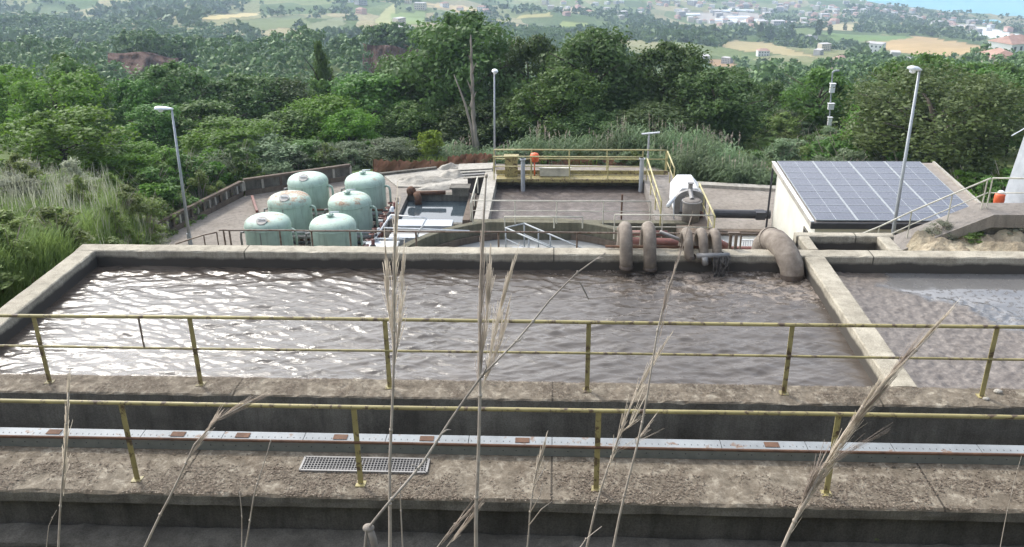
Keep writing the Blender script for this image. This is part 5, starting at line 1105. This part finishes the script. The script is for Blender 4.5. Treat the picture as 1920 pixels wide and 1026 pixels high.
def plume_mesh(seed, n, hgt, spread):
    rs2 = np.random.default_rng(seed); V = []
    for k in range(n):
        a = rs2.random()*6.28; rr = spread*math.sqrt(rs2.random()); c = np.array([rr*math.cos(a), rr*math.sin(a), hgt*(.9+.25*rs2.random())]); ln = np.array([.25*(rs2.random()-.5), .25*(rs2.random()-.5), .55])
        for j in range(26): f = rs2.random(); p0 = c+ln*f; d = np.array([(rs2.random()-.5)*.16, (rs2.random()-.5)*.16, .09])*(1.15-f); s_ = np.array([.012, .006, 0]); V.extend([p0-s_, p0+s_, p0+d+s_*.3, p0+d-s_*.3])
        V.extend([c-np.array([.008, 0, .8]), c+np.array([.008, 0, -.8]), c+np.array([.008, 0, .3]), c+np.array([-.008, 0, .3])])
    return npmesh('plume', np.array(V), np.arange(len(V)).reshape(-1, 4), M['plume'])
CM = [cane_mesh(300+i, 95, 2.6, 1.1, .62) for i in range(3)]; PM = [plume_mesh(400+i, 9, 3.0, .9) for i in range(2)]
def cane(x, ytop, Y, label, group, plume=True, i=0):
    top = atY(x, ytop, Y); zb = g1(top.x, Y); h = max(.8, top.z-zb)
    root = empty('cane_clump', (top.x, Y, zb), label, 'cane clump', group); s_ = h/2.75; root.scale = (max(.8, s_), max(.8, s_), s_); root.rotation_euler.z = i*1.7
    c = bpy.data.objects.new('cane_leaves', CM[i % 3]); COL.objects.link(c); c.parent = root
    if plume: q = bpy.data.objects.new('plume', PM[i % 2]); COL.objects.link(q); q.parent = root
i = 0
for x, ty, Y in [(945, 282, 48.6), (975, 262, 49.5), (1010, 250, 49.8), (1050, 262, 49), (1085, 250, 50), (1125, 262, 49.2), (1160, 240, 50), (1195, 232, 50.5), (1230, 240, 49.5), (1262, 248, 50), (1290, 238, 49), (1285, 275, 46.5), (1325, 255, 48), (1330, 285, 45.8), (1365, 270, 47), (1375, 300, 45), (1405, 290, 46), (1245, 285, 47.5), (1430, 315, 44.8), (1310, 240, 51), (1350, 262, 50)]:
    cane(x, ty, Y, 'grey-green plumed giant cane clump in the thicket behind the yellow bridge and the screening machine', 'canes behind the bridge', i % 3 != 1, i); i += 1
for x, ty, Y in [(838, 268, 50.8), (868, 272, 50.2), (905, 278, 50), (680, 285, 49.8), (765, 286, 50.4), (850, 282, 50.6)]:
    cane(x, ty, Y, 'grey-green cane clump behind the rusty netting, at the foot of the bare dead trunk', 'canes by the netting', i % 2 == 0, i); i += 1
for x, ty, Y in [(440, 290, 44), (510, 300, 45.5), (400, 285, 43.5)]:
    cane(x, ty, Y, 'feathery grey-green cane clump behind the perimeter wall beside the left lamp', 'canes by the wall', False, i); i += 1

# weeds and bushes
BM = {}
for nm, mt, n, lf in (('grey', 'leaf_grey', 4200, .030), ('weed', 'leaf_bank', 4200, .034), ('green', 'leaf_bright', 3600, .045), ('midg', 'leaf_mid', 3600, .045), ('oliv', 'leaf_olive', 3600, .036)):
    BM[nm] = [make_crown('foliage', 700+len(BM)*10+k, n, 34, 'bush', .0, lf, M[mt], .42) for k in range(2)]
def stems_mesh(seed, mat):
    rs2 = np.random.default_rng(seed); b = MB()
    for k in range(16):
        a = rs2.random()*6.28; r0 = .1*rs2.random(); r1 = .12+.34*rs2.random(); z = .55+.55*rs2.random(); b.tube([(r0*math.cos(a), r0*math.sin(a), -.1), (r1*.5*math.cos(a), r1*.5*math.sin(a), z*.6), (r1*math.cos(a), r1*math.sin(a), z)], [.009, .007, .003], 5)
    me = bpy.data.meshes.new('stems'); me.from_pydata(b.v, [], b.f); me.materials.append(mat); me.update(); return me
ST = [stems_mesh(k, M['straw']) for k in range(2)]
def bush(X, Y, wd, h, kd, label, group, i, name='weed_bush', cat='bush'):
    root = empty(name, (X, Y, g1(X, Y)-.05), label, cat, group); root.scale = (wd, wd, h); root.rotation_euler.z = i*2.1
    c = bpy.data.objects.new('foliage', BM[kd][i % 2]); COL.objects.link(c); c.parent = root
    q = bpy.data.objects.new('stems', ST[i % 2]); COL.objects.link(q); q.parent = root
rs = np.random.default_rng(77)
n_ = 0
for k in range(1800):
    Y = 13.5+22*rs.random(); er = float(np.interp(Y, [0, 17, 28, 36], [-9.6, -9.9, -12.9, -18.6])); X = er-.5-rs.random()*(Y*.72+er if Y*.72+er > 2 else 2)
    if any((X-a)**2+(Y-c)**2 < .75 for a, c in [(q[0], q[1]) for q in XYN[-n_:]] ) if n_ else False: continue
    px, py = proj_np(np.array([[X, Y, g1(X, Y)+.5]]))
    if px[0] < -60: continue
    gk = Y > 22
    kd = 'grey' if gk and rs.random() < .26 else 'weed'; h = (.6+.7*rs.random())*(1.1 if gk else .7); wd = .9+.8*rs.random()
    bush(X, Y, wd, h, kd, {('grey', True): 'greyish flowering weed bush on the upper bank at the left', ('weed', True): 'yellow-green weed bush on the upper bank at the left', ('weed', False): 'low yellow-green weed bush close beside the left basin wall'}[(kd, gk)], 'weeds on the left bank', k); XYN.append((X, Y, .1)); n_ += 1
    if n_ >= 170: break
for k in range(46):
    f = rs.random(); x = 262+f*225; ybase = 448-f*95+(rs.random()-.75)*45; Y = float(np.interp(f, [0, 1], [35.5, 43]))+(rs.random()*4); p0 = atY(x, ybase, Y); X = p0.x
    if X > np.interp(Y, [35, 41.8, 45], [-18.3, -16.4, -14.5]): X = float(np.interp(Y, [35, 41.8, 45], [-18.3, -16.4, -14.5]))-rs.random()*2.5
    bush(X, Y, 1.5+1.2*rs.random(), .9+.9*rs.random(), ['green', 'midg', 'weed'][k % 3], ['leafy bright green creeper bush behind the perimeter wall at the left', 'darker green creeper bush behind the perimeter wall at the left', 'yellowish weed bush behind the perimeter wall at the left'][k % 3], 'bushes behind the perimeter wall', k)
for k in range(34):
    x = 455+rs.random()*430; Y = (46.4 if x < 690 else 49.2)+rs.random()*3.0; p0 = atY(x, 310, Y); bush(p0.x, Y, 1.4+rs.random(), .7+.8*rs.random(), ['weed', 'midg', 'oliv'][k % 3], ['yellowish weed bush along the back edge of the yard behind the filters', 'dark green bush along the back edge of the yard behind the filters', 'grey-green bush along the back edge of the yard behind the filters'][k % 3], 'bushes behind the filters', k)
for k in range(60):
    x = 1430+rs.random()*330; Y = 45+rs.random()*19; p0 = atY(x, 280, Y)
    if p0.x < 16.5 and Y < 44.5: continue
    bush(p0.x, Y, 1.8+1.6*rs.random(), .9+1.2*rs.random(), ['oliv', 'weed', 'midg'][k % 3], ['grey-green bush between the solar roof and the instrument mast', 'yellowish bush between the solar roof and the instrument mast', 'dark green bush between the solar roof and the instrument mast'][k % 3], 'bushes behind the solar roof', k)
for k in range(20):
    x = 1770+rs.random()*150; Y = 37+rs.random()*6; p0 = atY(x, 330, Y); bush(max(p0.x, 16.8), Y, 1.6+1.2*rs.random(), .9+1.0*rs.random(), ['midg', 'green'][k % 2], ['dark green bush right of the solar roof', 'bright green bush right of the solar roof'][k % 2], 'bushes right of the solar roof', k)
for k in range(30):
    x = 950+rs.random()*480; Y = 47.9+rs.random()*1.6; p0 = atY(x, 330, Y); bush(p0.x, Y, 1.2+rs.random(), .6+.6*rs.random(), ['weed', 'midg', 'oliv'][k % 3], ['yellowish weed at the foot of the cane thicket', 'dark green weed at the foot of the cane thicket', 'grey-green weed at the foot of the cane thicket'][k % 3], 'weeds under the canes', k)
for k, (x, y) in enumerate([(1850, 455), (1880, 438), (1820, 466), (1790, 447), (1800, 436), (1840, 440), (1905, 450), (1760, 462), (1865, 425), (1895, 465), (1810, 455)]):
    p0 = at(x, y, -4.6); bush(p0.x, p0.y, .8+.5*rs.random(), .3+.25*rs.random(), 'grey' if k % 2 else 'weed', ['yellow-green weed tuft on the dry sandy bank below the concrete stair', 'grey weed tuft on the dry sandy bank below the concrete stair'][k % 2], 'tufts on the sandy bank', k, 'weed_tuft', 'weed')
# rubble lumps on the sandy bank
def blades(name, n, fn, h0, h1, wdt, mat, droop=.4):
    P = fn(n); n = len(P); a = RNG.random(n)*6.283; h = h0+(h1-h0)*RNG.random(n); d = np.stack([np.cos(a), np.sin(a), np.zeros(n)], 1); s_ = np.stack([-np.sin(a), np.cos(a), np.zeros(n)], 1)*wdt
    m1 = P+np.array([0, 0, .6])*h[:, None]+d*(h*.12)[:, None]; m2 = P+np.array([0, 0, 1.])*h[:, None]*(1-.3*droop)+d*(h*droop)[:, None]
    V = np.stack([P-s_, P+s_, m1+s_*.8, m1-s_*.8, m1-s_*.8, m1+s_*.8, m2+s_*.15, m2-s_*.15], 1).reshape(-1, 3); return tag(link(name, npmesh(name, V, np.arange(8*n).reshape(-1, 4), mat)), kind='stuff')
def f_bank(n):
    Y = 11+26*RNG.random(n); er = np.interp(Y, [0, 17, 28, 36, 40], [-9.5, -9.6, -12.3, -18, -17.4]); X = er-(Y*.74+er+1)*RNG.random(n); k = vnoise(X, Y, 1.3)+.5*vnoise(X, Y, .4) > -.75+.5*(Y < 14)
    X, Y = X[k], Y[k]; return np.stack([X, Y, gz(X, Y)-.02], 1)
blades('bank_grass', 80000, f_bank, .2, .75, .012, M['leaf_bank'])
blades('tall_dry_grass', 5500, lambda n: (lambda P: P[P[:, 1] > 20])(f_bank(n)), .6, 1.5, .010, M['leaf_grey'], .25)
def f_edge(n):
    f = RNG.random(n); Y = 45+20*f*RNG.random(n); X = (-.5+1.0*RNG.random(n))*Y; k = (gz(X, Y) > -14) & ~((X > -16) & (X < 11) & (Y < 48)); X, Y = X[k], Y[k]; return np.stack([X, Y, gz(X, Y)-.02], 1)
blades('rough_grass', 40000, f_edge, .3, .9, .03, M['leaf_bank'])

# ------------------------------------------------------------------ far town
def house_mesh(seed, w_, d_, h_, roofc, wallc, flat):
    b = MB(); b.add([(-w_/2, -d_/2, -3), (w_/2, -d_/2, -3), (w_/2, d_/2, -3), (-w_/2, d_/2, -3), (-w_/2, -d_/2, h_), (w_/2, -d_/2, h_), (w_/2, d_/2, h_), (-w_/2, d_/2, h_)], [(0, 1, 5, 4), (1, 2, 6, 5), (2, 3, 7, 6), (3, 0, 4, 7)], 0)
    if flat: b.box((-w_/2-.15, -d_/2-.15, h_), (w_/2+.15, d_/2+.15, h_+.5), 1)
    else:
        e = .4; b.add([(-w_/2-e, -d_/2-e, h_), (w_/2+e, -d_/2-e, h_), (w_/2+e, d_/2+e, h_), (-w_/2-e, d_/2+e, h_), (-w_/2+w_*.25, 0, h_+d_*.22), (w_/2-w_*.25, 0, h_+d_*.22)], [(0, 1, 5, 4), (1, 2, 5), (2, 3, 4, 5), (3, 0, 4), (3, 2, 1, 0)], 1)
    for k in range(int(w_/3)):
        for zz in np.arange(1.2, h_-1.4, 3.0): x = -w_/2+1.2+k*3; b.box((x, -d_/2-.05, zz), (x+1.1, -d_/2-.02, zz+1.4), 2)
    me = bpy.data.meshes.new('house'); me.from_pydata(b.v, [], b.f); [me.materials.append(m_) for m_ in (wallc, roofc, M['glass_dark'])]; me.polygons.foreach_set('material_index', b.m); me.update(); return me
WA = [m_plain('house_wall_white', (.68, .68, .66), .8), m_plain('house_wall_cream', (.60, .53, .43), .8), m_plain('house_wall_pink', (.60, .40, .34), .8), m_plain('house_wall_grey', (.42, .41, .40), .8)]
RO = [m_noise('terracotta_roof', [(.3, (.30, .17, .13)), (.7, (.42, .28, .22))], .3, .9, 3, 0), m_noise('grey_roof', [(.3, (.36, .34, .33)), (.7, (.55, .53, .51))], .3, .9, 3, 0), m_noise('greenhouse_plastic', [(.3, (.62, .66, .66)), (.7, (.78, .8, .8))], .3, .5, 3, 0)]
HM = [(house_mesh(0, 13, 10, 6.5, RO[0], WA[0], False), 'white house with a reddish roof'), (house_mesh(1, 15, 11, 9, RO[1], WA[1], True), 'cream flat-roofed house'), (house_mesh(2, 11, 9, 6, RO[0], WA[1], False), 'cream house with a reddish roof'), (house_mesh(3, 17, 12, 9.5, RO[1], WA[3], True), 'grey flat-roofed block'), (house_mesh(4, 14, 10, 7, RO[0], WA[2], False), 'pink house with a reddish roof'), (house_mesh(5, 12, 10, 6.5, RO[1], WA[0], True), 'white flat-roofed house')]
rs = np.random.default_rng(99)
HP = []
def put_house(x, y, k, label, group, sc=1.0, name='house', cat='house'):
    q = hit(x, y, 250)
    if q is None or q.z < SEA+.5: return
    if any((q.x-a)**2+(q.y-c)**2 < 90 for a, c in HP): return
    HP.append((q.x, q.y)); o = bpy.data.objects.new(name, HM[k][0]); COL.objects.link(o); o.location = (q.x, q.y, q.z); o.rotation_euler.z = (rs.random()-.5)*1.6+(1.57 if rs.random() < .4 else 0); o.scale = (sc, sc, sc); tag(o, label, cat, group)
def inreg(reg): # polygon rejection
    P = np.array(reg); 
    while True:
        x = P[:, 0].min()+(np.ptp(P[:, 0]))*rs.random(); y = P[:, 1].min()+np.ptp(P[:, 1])*rs.random()
        if inpoly(np.array([x]), np.array([y]), reg)[0]: return x, y
TOWN = [([(1230, 2), (1630, 2), (1640, 20), (1560, 48), (1400, 56), (1280, 40)], 190, 'in the dense distant town', 'houses of the distant town'),
        ([(1640, 10), (1920, 58), (1920, 76), (1790, 56), (1640, 28)], 62, 'in the strip along the coast', 'houses along the coast'),
        ([(990, 2), (1230, 2), (1280, 35), (1200, 40), (1010, 30)], 26, 'on the far hillside above the oaks', 'houses on the far hillside'),
        ([(640, 4), (990, 4), (960, 40), (700, 70)], 14, 'among groves left of the tallest oak', 'scattered hill houses'),
        ([(1290, 62), (1560, 70), (1640, 108), (1880, 118), (1880, 136), (1600, 124), (1300, 118)], 12, 'near the tan field', 'houses near the tan field')]
for reg, n, txt, grp in TOWN:
    for k in range(n):
        x, y = inreg(reg); m_ = int(rs.integers(0, 6)); put_house(x, y, m_, HM[m_][1]+' '+txt, grp, (.42+.36*rs.random())*(.75 if 'near' in txt else 1))
for k in range(12):
    x, y = inreg([(1270, 18), (1500, 18), (1460, 55), (1320, 50)]); q = hit(x, y, 300)
    if q is None: continue
    if k == 0:
        b = MB(); pr = [(8*math.cos(math.pi*i/8), 4.2*math.sin(math.pi*i/8)) for i in range(9)]; V = [(-22, c, s_) for c, s_ in pr]+[(22, c, s_) for c, s_ in pr]; b.add(V, [(i, i+1, i+10, i+9) for i in range(8)]+[tuple(range(8, -1, -1)), tuple(range(9, 18))]); gm = bpy.data.meshes.new('greenhouse'); gm.from_pydata(b.v, [], b.f); gm.materials.append(RO[2]); gm.update()
    o = bpy.data.objects.new('greenhouse', gm); COL.objects.link(o); o.location = (q.x, q.y, q.z-.3); o.rotation_euler.z = .2*(rs.random()-.5); o.scale = (.7, .7, .6); tag(o, 'long white greenhouse on the plain in front of the distant town', 'greenhouse', 'greenhouses on the plain')
HP.clear()
put_house(1893, 112, 0, 'large white house with a broad red roof right of the tan field', None, 1.5)
put_house(1573, 128, 4, 'tall pink house seen just above the tip of the instrument mast', None, .62)
put_house(1600, 122, 5, 'white house just right of the pink house above the instrument mast', None, .5)
put_house(1870, 138, 2, 'small lone cream house in the grove above the wide brownish oak', None, .9)
put_house(1640, 98, 5, 'long white house at the left tip of the tan field', None, .9)
put_house(744, 74, 5, 'lone white house on the dark slope left of the tallest oak', None, .8)
for k, (x, y, h_) in enumerate([(1425, 72, 13), (1436, 76, 12), (1444, 76, 12), (1463, 74, 8), (1483, 75, 13), (1534, 66, 13), (1555, 66, 9), (1584, 57, 8)]):
    q = hit(x, y, 300)
    if q is None: continue
    o = tree((q.x, q.y, q.z-.3), h_*.62, h_, 'fdark', 'dark_tree', 'isolated dark upright tree on the plain left of the tan field', 'isolated trees on the plain')
# light the wood line beside the coast road
# ------------------------------------------------------------------ dry stalks close to the camera
def ground_pt(p_): return Vector((p_.x, p_.y, g1(p_.x, p_.y)))
def stalk(name, label, px, Y, r, plume=None, branches=(), cat='dry stalk', mat='straw', seed=0, dens=240, fuzz=.028):
    rs2 = np.random.default_rng(seed+1000); P = [atY(x, y, Y) for x, y in px]; d = (P[0]-P[1]).normalized(); k = 0; base = P[0].copy()
    while base.z > g1(base.x, base.y)-.05 and k < 400: base = base+Vector((d.x*.006, 0, -.02)); k += 1
    root = empty(name, tuple(base), label, cat, 'dry stalks close to the camera')
    pts = [base]+P; 
    fine = []
    for a, c in zip(pts[:-1], pts[1:]):
        n = max(2, int((c-a).length/.12)); fine += [a.lerp(c, i/n) for i in range(n)]
    fine.append(pts[-1]); n = len(fine)
    fine = [q+Vector((.004*math.sin(i*.9+seed), .006*math.sin(i*.6+seed*2), 0)) for i, q in enumerate(fine)]
    b = MB(); r *= .78; b.tube(fine, [r*(1-.72*(i/(n-1))**1.3) for i in range(n)], 7)
    for i in range(2, n, 3): b.tube([fine[i]-Vector((0, 0, .006)), fine[i]+Vector((0, 0, .006))], r*(1.18-.72*(i/(n-1))**1.3), 7)
    b.build('stem', M[mat], root, True)
    for br in branches:
        b = MB(); q = [atY(x, y, Y-.02) for x, y in br]; b.tube(q, [r*.5]+[r*.4]*(len(q)-2)+[r*.12], 6); b.build('twig', M[mat], root, True)
    if plume:
        for pl in plume:
            V = []
            Q = [atY(x, y, Y) for x, y in pl]; seg = [(Q[i]-Q[i-1]).length for i in range(1, len(Q))]; tot = sum(seg)
            for m in range(int(.24*dens*tot/.5)):
                f = rs2.random()**.9; s_ = f*tot; i = 0
                while i < len(seg)-1 and s_ > seg[i]: s_ -= seg[i]; i += 1
                c = Q[i].lerp(Q[i+1], min(1, s_/seg[i])); dr = (Q[i+1]-Q[i]).normalized(); off = Vector(rs2.normal(size=3))*fuzz*.55*(.35+.9*math.sin(math.pi*min(1, f*.9+.08)))
                L = .05+.10*rs2.random(); e = c+off*1.0+dr*L; s0 = Vector((.0014, .0006, 0)); c2 = c+off*.25; V += [c2-s0, c2+s0, e+s0*.6, e-s0*.6]
            link('plume', npmesh('plume', np.array([tuple(v_) for v_ in V]), np.arange(len(V)).reshape(-1, 4), M['plume']), root)
    return root
S = 'dry_reed'
stalk(S, 'dry reed with a narrow upright plume near the left edge', [(108, 1030), (114, 950), (122, 850), (128, 735)], 3.2, .011, [[(118, 930), (123, 850), (128, 742)]], seed=1, dens=420, fuzz=.012)
stalk(S, 'thin dry stem at the far left, beside the narrow upright plume', [(86, 1030), (94, 985), (107, 955)], 3.1, .005, seed=2)
stalk(S, 'dry reed bending right with a feathery tip over the near railing', [(272, 1030), (300, 965), (330, 905), (365, 835), (410, 785), (472, 750)], 3.2, .011, [[(350, 865), (400, 792), (440, 765), (474, 750)], [(405, 790), (440, 772), (468, 758)]], seed=3, dens=420, fuzz=.012)
stalk(S, 'short dry stem left of the thin slanted one below the walkway', [(453, 1030), (451, 970), (449, 922)], 3.0, .006, seed=4)
stalk(S, 'thin slanted dry stem below the drain grate, crossing the walkway edge', [(458, 1030), (468, 975), (478, 930), (490, 885), (505, 828)], 3.0, .007, seed=5)
stalk(S, 'tall dry reed with a slim plume left of centre, reaching above the far wall', [(730, 1030), (732, 900), (734, 760), (738, 620), (741, 500), (744, 375)], 3.0, .013, [[(737, 660), (740, 540), (744, 400)], [(739, 690), (750, 600), (756, 505)], [(737, 640), (727, 560), (724, 480)]], seed=6, dens=300, fuzz=.014)
stalk(S, 'plain dry stem just right of the tall slim plume', [(754, 1030), (753, 960), (751, 905)], 3.0, .008, seed=7)
stalk(S, 'tall thick dry reed with a tangled plume at the centre of the view', [(893, 1030), (896, 880), (898, 740), (900, 600), (904, 480), (910, 330)], 3.0, .015, [[(898, 760), (902, 600), (906, 470)], [(904, 740), (925, 630), (955, 520)], [(901, 700), (912, 600), (918, 500)], [(908, 720), (935, 650), (950, 590)]], seed=8, dens=300, fuzz=.016)
b = stalk('bare_branch', 'bare knobbly twig slanting across the view over the basin', [(690, 992), (735, 935), (790, 870), (845, 790), (905, 705), (965, 640), (1030, 562), (1085, 512), (1135, 476)], 2.6, .0085, None, [[(1068, 527), (1088, 530), (1097, 548), (1104, 562)], [(905, 705), (912, 690), (910, 678)], [(830, 812), (838, 806), (846, 806)], [(965, 640), (975, 638), (982, 630)], [(783, 880), (776, 872), (770, 872)], [(1120, 486), (1128, 484), (1136, 486)]], 'branch', 'deadwood', 9)
q = atY(692, 990, 2.6); m_ = MB(); m_.sphere((q.x-.002, q.y, q.z), (.022, .018, .016), 8); m_.tube([q, q+Vector((.012, 0, -.05)), q+Vector((.02, 0, -.16))], [.016, .014, .012], 7); m_.build('knot', M['deadwood'], b, True)
stalk(S, 'short dry tuft of reed left of the central thick reed foot', [(815, 1035), (850, 985), (890, 948)], 3.0, .006, [[(825, 1025), (855, 985), (890, 948)], [(835, 1030), (860, 1000), (880, 975)]], seed=10, dens=340, fuzz=.012)
stalk(S, 'branched dry stem right of centre below the walkway', [(988, 1030), (992, 960), (1003, 900), (1012, 862), (1020, 832)], 3.1, .007, [[(995, 945), (1008, 880), (1020, 836)]], [[(995, 960), (1012, 930), (1018, 905)], [(992, 985), (1015, 955), (1035, 940)], [(1000, 915), (1014, 890), (1028, 864)]], seed=11, dens=200, fuzz=.008)
stalk(S, 'small broken twig tip at the bottom right of centre', [(1080, 1032), (1098, 1010), (1130, 988)], 2.8, .006, seed=12)
stalk(S, 'dry reed with a wispy plume leaning right, left of the slender leaning one', [(1098, 1030), (1118, 955), (1140, 880), (1165, 800), (1195, 730), (1230, 668)], 3.1, .009, [[(1138, 890), (1168, 795), (1200, 725), (1232, 668)], [(1150, 850), (1190, 830), (1205, 810)], [(1160, 815), (1180, 800), (1196, 770)]], seed=13, dens=260, fuzz=.017)
D_ = stalk(S, 'slender dry reed leaning right, its faint tip reaching the far wall', [(1150, 1030), (1172, 930), (1192, 840), (1212, 740), (1235, 620), (1255, 540), (1275, 470)], 3.0, .009, [[(1225, 690), (1250, 560), (1278, 465)]], seed=14, dens=110, fuzz=.010)
stalk(S, 'thick feathery dry reed slanting up to the divider wall at the right', [(1465, 1035), (1490, 975), (1520, 915), (1565, 845), (1620, 765), (1680, 690), (1750, 618)], 2.7, .013, [[(1478, 1005), (1525, 905), (1580, 820), (1640, 735), (1700, 672), (1755, 612)], [(1500, 960), (1545, 890), (1600, 800), (1650, 740)], [(1500, 950), (1530, 885), (1570, 860), (1612, 835)], [(1600, 800), (1660, 720), (1690, 680)]], seed=15, dens=520, fuzz=.017)
stalk(S, 'hair-thin dry stem near the right edge below the walkway', [(1876, 1030), (1888, 960), (1902, 905), (1917, 855)], 3.0, .0035, seed=16)
D_['label'] = 'slender dry reed leaning right, its faint tip reaching the far wall'
# small weeds along the footing
for k, (x, y) in enumerate([(1640, 1005), (1652, 1000), (1790, 1008)]):
    p0 = at(x, y, -.55); bush(p0.x, p0.y, .16, .13, 'midg' if k % 2 else 'weed', ['small yellow-green weed sprouting on the footing below the walkway', 'small dark green weed sprouting on the footing below the walkway'][k % 2], 'weeds on the footing', k, 'small_weed', 'weed'); o = COL.objects[-1]
    for ob in list(COL.objects)[-3:]:
        if ob.type == 'EMPTY': ob.location.z = -.565

# ------------------------------------------------------------------ haze
hm = bpy.data.materials.new('haze_air'); hm.use_nodes = True; t = hm.node_tree; t.nodes.clear()
out = t.nodes.new('ShaderNodeOutputMaterial'); pvv = t.nodes.new('ShaderNodeVolumePrincipled'); pvv.inputs['Color'].default_value = (.64, .80, 1.0, 1); pvv.inputs['Density'].default_value = HAZE = .00028
pvv.inputs['Anisotropy'].default_value = .2; t.links.new(pvv.outputs[0], out.inputs['Volume'])
b = MB(); b.box((-3600, -60, -262), (7000, 9500, 12)); tag(b.build('haze', hm), kind='stuff')
